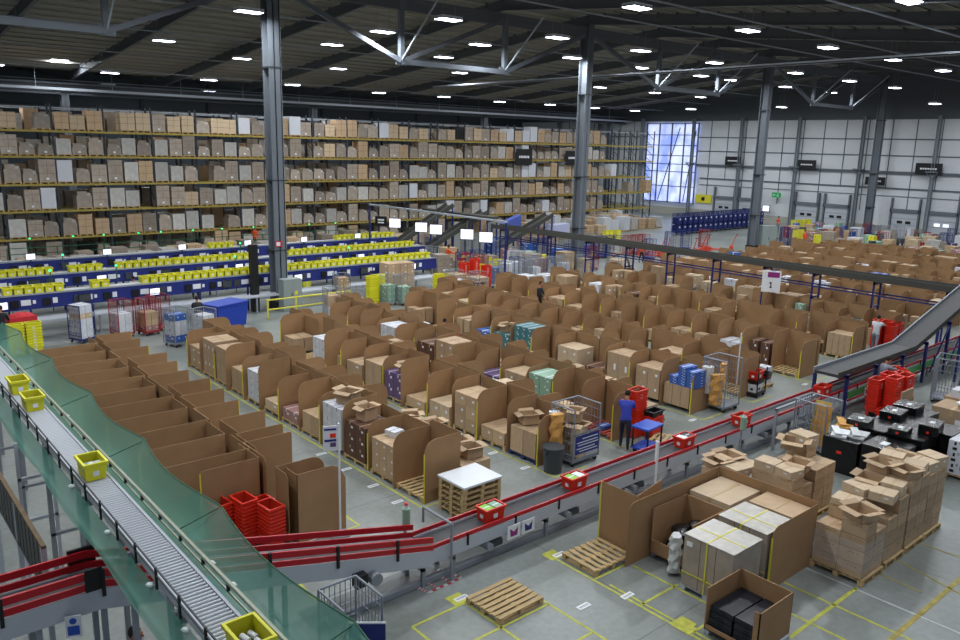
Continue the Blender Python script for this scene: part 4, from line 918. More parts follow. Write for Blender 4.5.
m.box(-w/2, -d/2, 0, w/2, d/2, .02, 'card').box(-w/2, -d/2, 0, -w/2+.02, d/2, .32, 'card').box(w/2-.02, -d/2, 0, w/2, d/2, h, 'card').box(-w/2, -d/2, 0, w/2, -d/2+.02, h, 'card').box(-w/2, d/2-.02, 0, w/2, d/2, h, 'card')
thing(PALW, 'pale pallet under the open box of black goods', 'pallet', (14.25, 9.27, 0)); GB = N('open_box', m)
thing(GB, 'big open fronted cardboard box holding black goods beside the wrapped pallets', 'box', (14.25, 9.27, .146))
for i, (x, y, z, sx, sy, sz, rz) in enumerate([(14.1, 9.1, .17, .9, .5, .3, .1), (14.3, 9.4, .48, .6, .6, .25, .3), (14.2, 9.5, .17, .8, .3, .3, 0), (14.4, 9.15, .74, .4, .4, .16, .6)]):
    c = MB().ell((0, 0, sz/2), (sx/2, sy/2, sz/2), 'black_wrap', 12, 7); thing(N('black_bag', c), 'glossy black bagged item in the open box, %s' % ('bottom front', 'upper rear', 'bottom left', 'topmost')[i], 'bag', (x, y, z), rz)
D('poly', '#c9cdcc', .3, noise=.1, bump=.5)
BAGPOS = (13.42, 9.0, .1)
# small box with black cases, nearest the camera
thing(PALW, 'pale pallet under the small open box of black cases', 'pallet', (12.65, 6.78, 0)); h = .85; w, d = 1.15, 1.1
m = MB(); m.box(-w/2, -d/2, 0, w/2, d/2, .02, 'card').box(-w/2, -d/2, 0, -w/2+.02, d/2, .1, 'card').box(-w/2, -d/2, .1, -w/2+.02, -d/2+.12, h, 'card').box(w/2-.02, -d/2, 0, w/2, d/2, h, 'card').box(-w/2, -d/2, 0, w/2, -d/2+.02, h, 'card').box(-w/2, d/2-.02, 0, w/2, d/2, h, 'card')
thing(N('open_box', m), 'small open cardboard box of black cases at the bottom edge of view', 'box', (12.65, 6.78, .146))
D('case', '#20242b', .35, noise=.1, nscale=8, objvar=.2)
cs = ('black_case', MB().box(-.5, -.47, 0, .5, .47, .11, 'case').mesh('black_case'), [N('handle', MB().box(-.52, -.1, .03, -.5, .1, .06, 'black'))])
for i in range(4):
    for j in range(2): thing(cs, 'flat black case, %s from the bottom, %s pile in the small box' % (od(i), ('near', 'far')[j]), 'case', (12.62+.02*i, 6.53+j*.5, .17+i*.115), r.uniform(-.04, .04), 'black cases in the small box', (1, .5, 1))

# empty pallets on the floor
PL = pallet('wood', 1.2, 1.0)
thing(PL, 'empty wooden pallet lying alone on the floor at the bottom centre', 'pallet', (9.82, 10.46, 0), PI/2*0+.02)
thing(PAL, 'empty wooden pallet lying before the long cardboard sheet', 'pallet', (12.62, 10.48, 0), PI/2-.02) 
for i in range(6): thing(PL, 'wooden pallet, %s from bottom of stack with white sheet' % od(i), 'pallet', (11.95, 14.15, i*.146), r.uniform(-.03, .03), 'stacked empty pallets by the red conveyor')
thing(N('white_board', MB().box(-.62, -.53, 0, .62, .53, .05, 'white')), 'white sheet covering the top of the pallet stack', 'board', (11.95, 14.15, 6*.146), .0)

# ---------------------------------------------------------------- black wrapped goods, right
for i, (x, y, sx, sy, sz) in enumerate([(22.4, 9.5, 1.1, 1.0, 1.0), (22.5, 8.4, 1.1, 1.05, 1.05), (23.7, 9.4, 1.15, 1.1, 1.12), (23.75, 8.3, 1.15, 1.0, 1.15), (24.95, 9.1, 1.1, 1.1, 1.1), (25.0, 8.0, 1.1, 1.05, 1.12), (26.2, 9.2, 1.1, 1.1, 1.05)]):
    m = MB().box(-sx/2, -sy/2, 0, sx/2, sy/2, sz, 'black_wrap')
    k = [N('orange_sticker', MB().box(-sx/2-.01, -.07, .58, -sx/2, .07, .66, 'red')), N('orange_sticker', MB().box(.1, -sy/2-.01, .5, .2, -sy/2, .6, 'red')), N('label', MB().box(-.2, .0, sz, .1, .2, sz+.01, 'label'))]
    thing(('black_load', m.mesh('black_load'), k), 'black film wrapped pallet load with orange stickers, %s of seven at right' % od(i), 'pallet load', (x, y, .0), r.uniform(-.05, .05), 'black wrapped loads')
for i, (x, y, z, sx, sy, sz) in enumerate([(23.3, 9.6, 1.12, .7, .6, .2), (24.3, 8.0, 1.15, .9, .5, .28), (24.9, 9.3, 1.1, .8, .6, .22), (26.0, 9.3, 1.05, .8, .7, .25), (23.4, 8.5, 1.15, .6, .5, .18)]):
    thing(N('black_box', MB().box(-sx/2, -sy/2, 0, sx/2, sy/2, sz, 'black_wrap').box(-.1, -.08, sz, .1, .05, sz+.008, 'label').box(-sx/2-.01, -.03, .05, -sx/2, .04, .11, 'red')), 'flat black wrapped box on the black loads, %s of five from left' % od(i), 'box', (x, y, z), r.uniform(-.2, .2), 'boxes on the black loads')
for i, (x, y, z, k, t) in enumerate([(22.3, 9.7, 1.0, 'white', .3), (22.6, 9.3, 1.0, 'poly', .2), (23.0, 9.9, 1.06, 'kraft_paper', .25)]):
    thing(N('paper_bundle', MB().box(-.33, -.2, 0, .3, .22, .05, k).box(-.2, -.25, .05, .25, .15, .1, k).bar((-.3, 0, .1), (.2, .2, .16), .2, .03, k)), '%s crumpled packing heap on the leftmost black load' % ('white', 'pale', 'brown')[i], 'paper', (x, y, z), t)
# printed white cartons, right edge
thing(PAL, 'wooden pallet under the white printed cartons at the right edge', 'pallet', (24.6, 6.85, 0))
for l in range(3):
    for a in (-1, 1):
        for b_ in (-1, 1):
            o = thing(('carton', CART[4], [N('printed_mark', MB().box(-.51, .1, .15, -.505, .3, .4, 'black').box(-.51, -.3, .5, -.505, -.15, .85, 'black').box(-.51, .15, .6, -.505, .25, .9, 'black'))]), 'white printed carton at the right edge, %s layer, %s %s' % (od(l), ('near', 'far')[b_ > 0], ('left', 'right')[a > 0]), 'carton', (24.6+a*.25, 6.85+b_*.29, .147+l*.33), 0, 'white printed cartons', (.49, .57, .326))
# big cartons above the black loads at the right edge
for i, (x, y, z, sx, sy, sz, t) in enumerate([(28.3, 8.6, 0, 1.2, 1.2, .95, 0), (29.6, 8.7, 0, 1.2, 1.2, 1.0, 1), (28.4, 8.3, .95, .7, .5, .12, 2), (29.4, 8.9, 1.0, .6, .5, .25, 4), (27.4, 9.9, 0, .9, .05, 1.35, 0)]):
    carton(t, x, y, z, sx, sy, sz, '%s at the right edge beyond the black loads' % ('large kraft carton with white sheet on top', 'second large kraft carton', 'thin pale carton on the large carton', 'white carton on the second carton', 'leaning cardboard sheet')[i], .0, 'cartons stacked at front right')
thing(N('white_board', MB().box(-.4, -.3, 0, .4, .3, .06, 'white')), 'white sheet on the large carton at the right edge', 'board', (28.4, 8.3, 1.075))
thing(CG['sign'], 'steel roll cage with blue sign at right edge behind the red totes', 'roll cage', (31.9, 10.2, 0), .2)
thing(GB, 'large open cardboard box right of the blue signed cage', 'box', (33.6, 9.4, .0), 0, None, (1.3, 1.2, 1.7))
# red tote stacks at right
for s, (x, y, n) in enumerate([(27.9, 11.1, 11), (28.55, 11.0, 12), (28.2, 10.65, 12), (28.85, 10.55, 12), (29.4, 10.9, 11), (27.6, 10.6, 2)]):
    for i in range(n): tote(TR, x, y, .01+i*.105, 'red tote, %s from bottom, %s nested stack at right beyond black loads' % (od(i), od(s)), r.uniform(-.02, .02), 'red tote stacks at right', parts=i >= n-2)
thing(N('cardboard_sheet', MB().box(-.45, -.01, 0, .45, .01, 1.0, 'card')), 'plain cardboard sheet leaning on the right hand red tote stacks', 'cardboard', (27.8, 10.0, 0), .2, rot=(.12, 0, .2))
thing(TB, 'black tote on the floor before the right hand red stacks', 'tote', (27.1, 10.75, .0), .3, None, (1, 1, .9))
# wire cage with cardboard sheets
thing(CG['steel'], 'steel wire cage holding upright cardboard sheets near the red conveyor', 'roll cage', (23.2, 10.85, 0), 0, None, (1.35, 1.2, .93))
for i in range(6):
    k = ['kraft_paper', 'card', 'carton_pale', 'kraft_paper', 'yellow_paper', 'yellow_paper'][i]
    if k == 'yellow_paper' and 'yellow_paper' not in M: D('yellow_paper', '#b9a752', .7, noise=.1)
    thing(N('cardboard_sheet', MB().box(-.015, -.22, 0, .015, .22, 1.25, k)), '%s upright sheet in the wire cage, %s from the left' % (('orange', 'brown', 'pale', 'second orange', 'yellowish', 'second yellowish')[i], od(i)), 'cardboard', (22.95+.1*i, 10.65+.06*i, .2), .3, rot=(.08, .06, .4))

# ---------------------------------------------------------------- red conveyor
XA, XB = 9.1, 74
def legs(x, z, y0=11.95, y1=12.6, k='frame_gray'):
    return N('support_leg', MB().box(x-.04, y0, 0, x+.04, y0+.07, z, k).box(x-.04, y1-.07, 0, x+.04, y1, z, k).box(x-.04, y0, .35, x+.04, y1, .42, k))
k = []
b_ = MB().box(XA, 12.0, .72, XB, 12.55, .78, 'belt')
k.append(N('near_side_frame', MB().box(XA, 11.9, .5, XB, 11.96, .8, 'steel_white'))); k.append(N('far_side_frame', MB().box(XA, 12.59, .5, XB, 12.65, .8, 'steel_white')))
k.append(N('near_guard_rail', MB().box(XA, 11.9, .82, XB, 11.94, .91, 'red_rail'))); k.append(N('far_guard_rail', MB().box(XA, 12.61, .82, XB, 12.65, .91, 'red_rail')))
k.append(N('green_panel', MB().box(27.5, 11.86, .5, XB, 11.89, .74, 'green')))
k.append(N('lower_red_rail', MB().box(27.5, 11.85, .40, XB, 11.89, .46, 'red_rail')))
for i in range(32): k.append(N('bracket', MB().box(XA+.9+i*1.4, 11.87, .62, XA+.94+i*1.4, 11.9, .88, 'black')))
for i in range(24): k.append(legs(XA+.6+i*2.8, .72))
for x in (10.6, 13.1, 15.6, 19.8, 22, 24.5): k.append(N('drive_motor', MB().cyl((x, 11.8, .4), (x, 12.1, .4), .09, 'frame_gray', 10).box(x+.1, 11.85, .33, x+.4, 12.1, .47, 'col_dark')))
thing(('belt_conveyor', b_.mesh('belt_conveyor'), k), 'long red railed belt conveyor running to the right past all the bin rows', 'conveyor')
thing(N('floor_rail', MB().box(6.5, 12.0, 0, 34, 12.06, .09, 'frame_gray').box(6.5, 12.0, .09, 34, 12.12, .11, 'frame_gray')), 'low steel kerb rail on the floor in front of the red conveyor', 'rail')
# ramp and upper stretch passing under the net conveyor
P0, P1, P2 = (9.1, .75), (2.75, 2.28), (-6, 2.28)
def strip(z0, z1, y0, y1, kk, pts=(P0, P1, P2)):
    m = MB()
    for (xa, za), (xb, zb) in zip(pts, pts[1:]):
        m.add([(xa,y0,za+z0),(xb,y0,zb+z0),(xb,y1,zb+z0),(xa,y1,za+z0),(xa,y0,za+z1),(xb,y0,zb+z1),(xb,y1,zb+z1),(xa,y1,za+z1)], BOXF, kk)
    return m
k = [N('near_side_frame', strip(-.33, .02, 11.9, 11.96, 'steel_white')), N('far_side_frame', strip(-.33, .02, 12.59, 12.65, 'steel_white'))]
for y0, n in ((11.9, 'near'), (12.61, 'far')):
    k.append(N(n+'_guard_rail', strip(.04, .15, y0, y0+.04, 'red_rail'))); k.append(N(n+'_upper_guard_rail', strip(.21, .33, y0, y0+.04, 'red_rail')))
for i in range(9):
    x = 8.2-i*1.35; z = P0[1]+(P1[1]-P0[1])*min(1, (9.1-x)/6.35); k.append(N('bracket', MB().box(x-.025, 11.86, z-.1, x+.025, 11.9, z+.35, 'black')))
for x in (8.9, 5.8, 2.8, 1.9, -1.5, -5): z = P0[1]+(P1[1]-P0[1])*min(1, (9.1-x)/6.35); k.append(legs(x, z-.05))
k.append(N('black_joint', MB().box(2.55, 11.88, 2.3, 2.8, 11.9, 2.66, 'black').box(2.5, 12.655, 2.3, 2.9, 12.7, 2.66, 'black')))
k.append(N('drive_motor', MB().cyl((7.6, 11.7, .75), (7.6, 11.95, .75), .13, 'frame_gray', 12).box(7.15, 11.72, .7, 7.4, 11.9, .95, 'black')))
thing(('belt_conveyor', strip(0, .04, 12.0, 12.55, 'belt').mesh('belt_conveyor'), k), 'red railed conveyor ramp climbing left beneath the green netting', 'conveyor')
# chute above the conveyor and its gantry
k = []
CP = [(26.6, 1.52), (33.0, 1.52), (40.2, 3.35)]
for (xa, za), (xb, zb) in zip(CP, CP[1:]):
    pass
k.append(N('near_side_guard', strip(-.12, .1, 11.85, 11.9, 'belt_dark', CP))); k.append(N('far_side_guard', strip(-.12, .1, 12.75, 12.8, 'frame_gray', CP)))
for i, x in enumerate((27.0, 29.3, 31.6, 33.8, 36, 38.2)):
    z = 1.5 if x < 33 else 1.5+(x-33)*.254
    k.append(N('blue_leg', MB().box(x-.05, 11.7, 0, x+.05, 11.8, z+ (.0 if x < 33 else .0), 'blue_steel').box(x-.05, 12.85, 0, x+.05, 12.95, z, 'blue_steel').box(x-.05, 11.7, z-.12, x+.05, 12.95, z-.04, 'blue_steel')))
for x in (34.5, 36.5, 38.5): k.append(N('cross_brace', MB().bar((x, 11.75, .3), (x+1.6, 11.75, 2.2), .05, .05, 'blue_steel')))
thing(('chute_conveyor', strip(-.1, 0, 11.9, 12.75, 'belt', CP).mesh('chute_conveyor'), k), 'grey belt conveyor on blue legs sloping down onto the red conveyor', 'conveyor')
k = [N('side_guard', MB().box(39.6, 12.9, 2.9, 39.65, 45, 3.2, 'belt_dark')), N('side_guard', MB().box(40.4, 12.9, 2.9, 40.45, 45, 3.2, 'belt_dark')),
     N('lower_rail', MB().box(39.58, 12.9, 2.2, 39.62, 45, 2.27, 'blue_steel')), N('lower_rail', MB().box(40.42, 12.9, 2.2, 40.46, 45, 2.27, 'blue_steel'))]
for y in (13.2, 16.5, 19.6, 22.4, 25.6, 28.8, 32, 35.4, 39, 44):
    k.append(N('leg_frame', MB().box(39.6, y, 0, 39.68, y+.08, 2.9, 'blue_steel').box(40.38, y, 0, 40.46, y+.08, 2.9, 'blue_steel').box(39.6, y, 2.75, 40.46, y+.08, 2.9, 'blue_steel').box(39.6, y, 1.6, 40.46, y+.08, 1.68, 'blue_steel')))
thing(('overhead_conveyor', MB().box(39.65, 12.9, 2.95, 40.4, 45, 3.05, 'belt_dark').mesh('overhead_conveyor'), k), 'long dark overhead conveyor on blue legs crossing above the bin rows', 'conveyor')
thing(N('platform_frame', MB().box(35, 10.9, 2.3, 41, 11.0, 2.4, 'blue_steel').box(41.0, 10.9, 0, 41.1, 11.0, 4.5, 'blue_steel').box(38, 10.9, 0, 38.1, 11.0, 3.6, 'blue_steel').box(35, 10.9, 0, 35.1, 11, 2.4, 'blue_steel').bar((35.05, 10.95, .4), (38.05, 10.95, 2.3), .06, .06, 'blue_steel')), 'blue steel frame standing right of the sloping chute', 'frame')
for i, x in enumerate((40.0,)):
    s = MB().box(-.03, -.47, -.58, .03, .47, .58, 'white'); l = MB().box(-.04, -.4, .22, -.03, .2, .5, 'magenta').box(-.045, -.02, -.32, -.035, .03, -.02, 'black').box(-.045, -.06, -.34, -.035, .07, -.3, 'black').box(-.045, .03, -.12, -.035, .08, -.04, 'black')
    thing(N('row_number_sign', s, [N('printed_number', l)]), 'white hanging sign with magenta block and number 1 by overhead conveyor', 'sign', (39.0, 21.6, 2.25), .5)
    thing(N('sign_hanger', MB().box(38.98, 21.55, 2.8, 39.64, 21.65, 2.86, 'blue_steel')), 'short blue arm holding the number 1 sign', 'bracket')

# totes riding the red conveyor
def good(k, x, y, z, sx, sy, sz, lab, rz=0): return thing(('product', MB().box(-.5, -.5, 0, .5, .5, 1, k).box(-.5, -.06, 1, .5, .06, 1.01, 'white').mesh('product'), []), lab, 'product', (x, y, z), rz, None, (sx, sy, sz))
D('lime', '#84c43a', .5)
for i, x in enumerate((11.0, 13.75, 18.3, 21.25, 26.4)):
    tote(TR, x, 12.28, .785, 'red tote riding the red conveyor, %s from the left' % od(i), 0, None)
    ks = (('lime', 'mint'), ('lime', 'white'), ('white', 'gray_plastic'), ('pink', 'mint'), ('red_in', 'red_in'))[i]
    for j in range(2): good(ks[j], x-.13+.26*j, 12.28, .80, .22, .28, .29 if i < 3 else .2, '%s packs inside the %s red tote from left on the conveyor, %s half' % (('green', 'lime', 'white', 'pink', 'red')[i], od(i), ('left', 'right')[j]), .1)
for i, (x, k) in enumerate(((11.3, 'magenta'), (11.75, 'blue'), (28.9, 'magenta'), (29.2, 'blue'))):
    thing(N('bay_sign', MB().box(-.19, -.01, -.16, .19, .01, .16, 'label'), [N('printed_mark', MB().sheet([(-.1, -.1), (.1, -.1), (.12, .1), (0, .0), (-.12, .1)], 'y', -.015, .004, k))]), 'small white sign with %s mark on the conveyor side, %s from left' % (('pinkish', 'blue')[i % 2], od(i)), 'sign', (x, 11.82, .55), 0)
# posts with dispensers and sign poles
def scanner():
    return ('dispenser_post', MB().cyl((0, 0, 0), (0, 0, 1.1), .035, 'frame_gray', 8).mesh('dispenser_post'), [N('green_bottle', MB().cyl((0, -.05, 1.02), (0, -.05, 1.4), .09, 'mint', 10).cyl((0, -.05, 1.4), (0, -.05, 1.48), .05, 'white', 8), [N('red_cap', MB().ell((0, -.05, 1.5), (.05, .05, .04), 'red', 8, 5))]), N('foot', MB().box(-.15, -.15, 0, .15, .15, .02, 'frame_gray'))])
SCN = scanner()
thing(SCN, 'post with green bottle and red cap at the foot of the ramp', 'post', (9.05, 12.85, 0)); thing(SCN, 'post with green bottle beside red conveyor, near the steel cages', 'post', (20.3, 11.7, 0))
thing(N('gate_frame', MB().path([(9.5, 11.8, 0), (9.5, 11.8, 1.3), (9.5, 12.8, 1.3), (9.5, 12.8, .95)], .03, 'frame_gray')), 'grey tubular hoop over the start of the red ramp', 'frame')
thing(N('sign_pole', MB().cyl((0, 0, 0), (0, 0, 2.75), .025, 'white', 8), [N('row_sign', MB().box(-.36, -.01, 2.1, -.03, .01, 2.7, 'label'), [N('printed_mark', MB().box(-.33, -.02, 2.6, -.06, -.01, 2.64, 'blue').box(-.2, -.02, 2.42, -.07, -.01, 2.52, 'red').box(-.33, -.02, 2.33, -.06, -.01, 2.38, 'blue').box(-.2, -.02, 2.2, -.07, -.01, 2.3, 'purple'))]), N('foot', MB().box(-.2, -.2, 0, .2, .2, .03, 'frame_gray'))]),
      'white pole with row sign at the near end of the leftmost bin row', 'sign', (8.72, 15.0, 0), -.4)
thing(N('sign_pole', MB().cyl((0, 0, 0), (0, 0, 1.95), .03, 'white', 8), [N('row_sign', MB().box(-.03, -.01, 1.35, .2, .01, 1.9, 'label')), N('foot', MB().box(-.2, -.2, 0, .2, .2, .03, 'frame_gray'))]), 'white pole with edge-on sign between red conveyor and cardboard enclosure', 'sign', (15.45, 11.1, 0), .9)
thing(N('sign_pole', MB().cyl((0, 0, 0), (0, 0, 2.2), .025, 'white', 8), [N('foot', MB().box(-.2, -.2, 0, .2, .2, .03, 'frame_gray'))]), 'white pole rising behind the tote cart at the end of a bin row', 'post', (26.9, 15.9, 0))
thing(N('shelf_bracket', MB().box(21.9, 11.5, 0, 21.98, 11.58, 1.35, 'frame_gray').box(21.9, 11.5, 1.3, 24.4, 11.58, 1.36, 'frame_gray')), 'thin grey tubular frame in front of the red conveyor by the cage', 'frame')

# ---------------------------------------------------------------- goods and people beside the conveyor
CAGES = CG['sign']
thing(CG['sign'], 'steel roll cage with blue sign beside the black waste bin', 'roll cage', (16.5, 14.8, 0), .0, None, (1.05, 1.1, 1.02))
for i, (x, y, z, sx, sy, sz, t, rz) in enumerate([(16.5, 14.9, .25, .5, .6, .5, 0, 0), (16.45, 14.7, .76, .45, .5, .4, 1, .3), (16.3, 14.5, .25, .3, .3, .9, 2, .2), (16.55, 14.9, 1.17, .4, .4, .35, 2, .5)]):
    if i in (1, 3): flatbox(x, y, z, sx, sy, sz, 'open carton in the blue signed steel cage, %s one' % ('', 'lower', '', 'upper')[i], 0, rz, True)
    else: flatbox(x, y, z, sx, sy, sz, '%s carton standing in the blue signed steel cage' % ('large', '', 'tall narrow', '')[i], t, rz)
def draped(k, sx, sz): 
    m = MB(); n = 8; r_ = random.Random(2); vs = []
    for j in range(7):
        for i in range(n): a = 2*PI*i/n; q = .6+.4*math.sin(j*1.3+i*.7)**2; vs.append((math.cos(a)*sx*q*.5, math.sin(a)*.16*q, j/6*sz))
    fs = [(j*n+i, j*n+(i+1) % n, (j+1)*n+(i+1) % n, (j+1)*n+i) for j in range(6) for i in range(n)]+[tuple(range(n))[::-1], tuple(range(6*n, 7*n))]
    return m.add(vs, fs, k)
thing(N('kraft_paper_roll', draped('kraft_paper', .5, 1.3)), 'crumpled orange kraft paper hanging at left of the blue signed cage', 'paper', (15.75, 14.85, .25), -.4)
thing(('plastic_bag', draped('poly', .35, .85).mesh('plastic_bag'), []), 'crumpled white plastic bag hanging at the corner of the open box', 'bag', BAGPOS, .3)
thing(N('film_roll', MB().cyl((0, 0, 0), (0, 0, 1.1), .16, 'poly', 12)), 'white roll standing in the steel cage by the waste bin', 'roll', (15.95, 15.15, .4))
m = MB().cyl((0, 0, 0), (0, 0, .72), .25, 'gray_plastic', 18, .3)
thing(N('waste_bin', m, [N('rim', MB().cyl((0, 0, .70), (0, 0, .76), .32, 'gray_plastic', 18)), N('handle', MB().box(-.36, -.06, .6, -.28, .06, .66, 'gray_plastic'))]), 'round black waste bin beside the blue pallet and steel cage', 'bin', (15.35, 14.55, 0))
thing(CG['steel'], 'tall steel roll cage with kraft paper before the fifth bin row', 'roll cage', (24.2, 14.9, 0), 0, None, (1.3, 1.15, 1.1))
thing(N('kraft_paper_roll', draped('kraft_paper', .6, 1.1)), 'crumpled orange kraft paper in the tall steel cage, front one', 'paper', (23.75, 14.8, .25), -.5)
thing(N('kraft_paper_roll', draped('kraft_paper', .5, .8)), 'folded orange kraft paper in the tall steel cage, rear one', 'paper', (24.6, 15.1, .75), .3)
thing(N('film_roll', MB().cyl((0, 0, 0), (0, 0, .95), .2, 'poly', 12)), 'white roll standing in the tall steel cage', 'roll', (23.75, 15.2, .6))
# blue boxes on top of the nearest bay of the fourth row
for i in range(7):
    for j in range(3):
        n = (3, 7, 6)[j]
        if i < n: thing(('shoebox', CART[5], []), 'flat blue box, %s up, %s pile on cartons by tall cage' % (od(i), ('left', 'middle', 'right')[j]), 'box', (23.1+.0*j, 15.95-.36*j, .9+i*.1), r.uniform(-.05, .05), 'blue boxes piled on cartons', (.6, .34, .097))
good('blue_pack', 18.95, 15.75, .15, .4, .3, .12, 'small blue box on the red-edged pallet')
# tote cart
fr = MB()
for x in (-.35, .35):
    for y in (-.25, .25): fr.box(x-.02, y-.02, .1, x+.02, y+.02, 1.1, 'black')
for z in (.12, .6): fr.box(-.37, -.27, z, .37, .27, z+.04, 'black')
thing(N('tote_cart', fr, [N('castor', MB().cyl((x-.02, y, .06), (x+.02, y, .06), .06, 'black')) for x in (-.3, .3) for y in (-.2, .2)]), 'black two tier cart carrying totes before the fifth bin row', 'cart', (26.6, 14.95, 0), .1)
tote(TR, 26.6, 14.95, .66, 'red tote on the upper tier of the black cart', .1); tote(tote_node('white', 'white_pack', 'black'), 26.6, 14.95, .17, 'white tote on the lower tier of the black cart', .1)
thing(TB, 'black tote hung on the side of the black cart', 'tote', (27.25, 14.9, .55), .1, None, (.7, .8, .8))
# red tote stacks beside the person in blue
for s, (x, y, n) in enumerate([(19.5, 14.95, 15), (19.95, 14.6, 5)]):
    for i in range(n): tote(TR, x, y, .02+i*.088, 'red tote, %s from bottom, %s stack beside the person in blue' % (od(i), ('tall', 'short')[s]), .05, 'red totes beside the person in blue', parts=i >= n-2)
tote(TB, 19.95, 14.6, .56, 'black tote topping the short red stack', .05)
tote(TB, 20.5, 14.9, .02, 'black and red tote on the floor right of the short stack', .3)
thing(PAL, 'pale wooden pallet on the floor right of the blue trolley', 'pallet', (19.75, 13.75, 0), .35, None, (1.1, 1.0, 1))
tr = MB().box(-.42, -.3, .14, .42, .3, .2, 'blue_bright')
thing(N('trolley', tr, [N('upper_shelf', MB().box(-.45, -.3, .8, .4, .3, .86, 'blue_bright'))]+[N('post', MB().box(x-.02, y-.02, .2, x+.02, y+.02, .85, 'black')) for x in (-.38, .38) for y in (-.26, .26)]+[N('castor', MB().cyl((x-.02, y, .07), (x+.02, y, .07), .07, 'black')) for x in (-.32, .32) for y in (-.2, .2)]), 'two tier blue trolley beside the person in the blue hooded top', 'trolley', (18.75, 13.9, 0), .1)
# red totes under the net at left
for s, (x, y, n) in enumerate([(6.35, 16.3, 9), (6.8, 15.95, 10), (7.2, 15.45, 9), (7.35, 16.05, 7)]):
    for i in range(n): tote(TR, x, y, .02+i*.088, 'red tote, %s from bottom, %s nested stack at leftmost bin row end' % (od(i), od(s)), PI/2+.1, 'red totes at leftmost bin row', parts=i >= n-3)
# worker packing cart in third row and red totes at right
tote(TR, 20.6, 25.6, .75, 'red tote on a stand before the person in the pale shirt', .3); thing(N('tote_stand', MB().box(-.3, -.22, .68, .3, .22, .73, 'frame_gray'), [N('leg', MB().box(x-.02, y-.02, 0, x+.02, y+.02, .7, 'frame_gray')) for x in (-.25, .25) for y in (-.18, .18)]), 'small grey stand beneath the red tote in the bin rows', 'stand', (20.6, 25.6, 0), .3)
for s, (x, y, n) in enumerate([(37.7, 15.3, 11), (38.3, 15.1, 10), (38.0, 14.8, 9), (38.9, 14.9, 9)]):
    for i in range(n): tote(TR, x, y, .02+i*.115, 'red tote, %s from bottom, %s stack behind the chute' % (od(i), od(s)), .1, 'red stacks behind the chute', parts=False)

for d, t, px, py, z, sx, sy, sz, lb in REST: carton(t, px, py, z, sx, sy, sz, lb, 0, 'cartons in the bin rows')

# ---------------------------------------------------------------- roller conveyor with safety netting, near left
ZN = 3.2; XL, XR = 3.1, 3.5; Y0, Y1 = 4.6, 30
k = []
for i in range(100): y = Y0+.05+i*.085; k.append(N('roller', MB().cyl((XL, y, ZN), (XR, y, ZN), .026, 'steel', 8)))
m = MB(); y = Y0+.05+100*.085
while y < Y1: m.cyl((XL, y, ZN), (XR, y, ZN), .026, 'steel', 6); y += .085
k.append(N('far_rollers', m))
k.append(N('left_side_frame', MB().box(XL-.04, Y0, ZN-.12, XL-.01, Y1, ZN+.03, 'steel_white'))); k.append(N('right_side_frame', MB().box(XR+.01, Y0, ZN-.15, XR+.05, Y1, ZN+.03, 'steel_white')))
D('olive_rail', '#8f9482', .4, metal=.3)
for z in (.1, .2): k.append(N('left_guard_rail', MB().box(XL-.1, Y0, ZN+z-.009, XL-.08, Y1, ZN+z+.012, 'col_dark')))
for z in (.16,): k.append(N('right_guard_rail', MB().box(XR+.13, Y0, ZN+z-.03, XR+.17, Y1, ZN+z+.02, 'olive_rail')))
k.append(N('right_lower_rail', MB().box(XR+.13, Y0, ZN+.02, XR+.15, Y1, ZN+.05, 'olive_rail')))
for i in range(30):
    y = Y0+.3+i*.85
    k.append(N('left_bracket', MB().box(XL-.11, y-.018, ZN-.1, XL-.08, y+.018, ZN+.22, 'black')))
    k.append(N('right_bracket', MB().box(XR+.12, y-.02, ZN+.04, XR+.16, y+.02, ZN+.13, 'black')))
for y in (6.5, 9.3, 11.2, 13.6, 16.4, 19.2, 22, 25, 28):
    k.append(N('support_frame', MB().box(XL-.1, y, 0, XL-.02, y+.08, ZN-.1, 'frame_gray').box(XR+.02, y, 0, XR+.1, y+.08, ZN-.1, 'frame_gray').box(XL-.1, y, ZN-.3, XR+.1, y+.08, ZN-.2, 'frame_gray').box(XL-.1, y, 1.2, XR+.1, y+.06, 1.26, 'frame_gray')))
rb = thing(('roller_conveyor', None, k), 'elevated steel roller conveyor with guard rails along the left edge', 'conveyor')
for ch in rb.children:
    if ch.name.startswith('far_rollers'): ch['kind'] = 'stuff'
def net(xin, xout_fn, z_in, zfn, y0, y1, ny, nx):
    vs = []; fs = []
    for j in range(ny+1):
        y = y0+(y1-y0)*j/ny; xo = xout_fn(y)
        for i in range(nx+1):
            t = i/nx; x = xin+(xo-xin)*t; vs.append((x, y, z_in+zfn(t, y)))
    for j in range(ny):
        for i in range(nx): a = j*(nx+1)+i; fs.append((a, a+1, a+nx+2, a+nx+1))
    m = MB().add(vs, fs, 'net'); me = m.mesh('netting')
    for p in me.polygons: p.use_smooth = True
    return me
knots = [3.8, 7.6, 11.7, 15.4, 19.1, 22.8, 26.5, 30.2]
def scal(y):
    for a, c in zip(knots, knots[1:]):
        if a <= y <= c: return math.sin((y-a)/(c-a)*PI)
    return 0
me = net(3.56, lambda y: 4.6-.2*scal(y), ZN-.05, lambda t, y: -.32*math.sin(t*PI)*(.8+.2*scal(y))+.05*t+.02*math.sin(y*5+t*3)*t*(1-t), 4.6, 28.3, 150, 12)
kk = [N('edge_rope', MB().path([(4.6-.2*scal(4.6+j*.2), 4.6+j*.2, ZN) for j in range(119)], .012, 'green_dark', 5))]
thing(('safety_netting', me, kk), 'green safety netting slung along the right side of the roller conveyor', 'netting')
def left_out(y): return 2.72-.05*scal(y)
me = net(3.02, left_out, ZN-.12, lambda t, y: -.15*math.sin(t*PI)-.08*t, 4.6, 28.3, 120, 8)
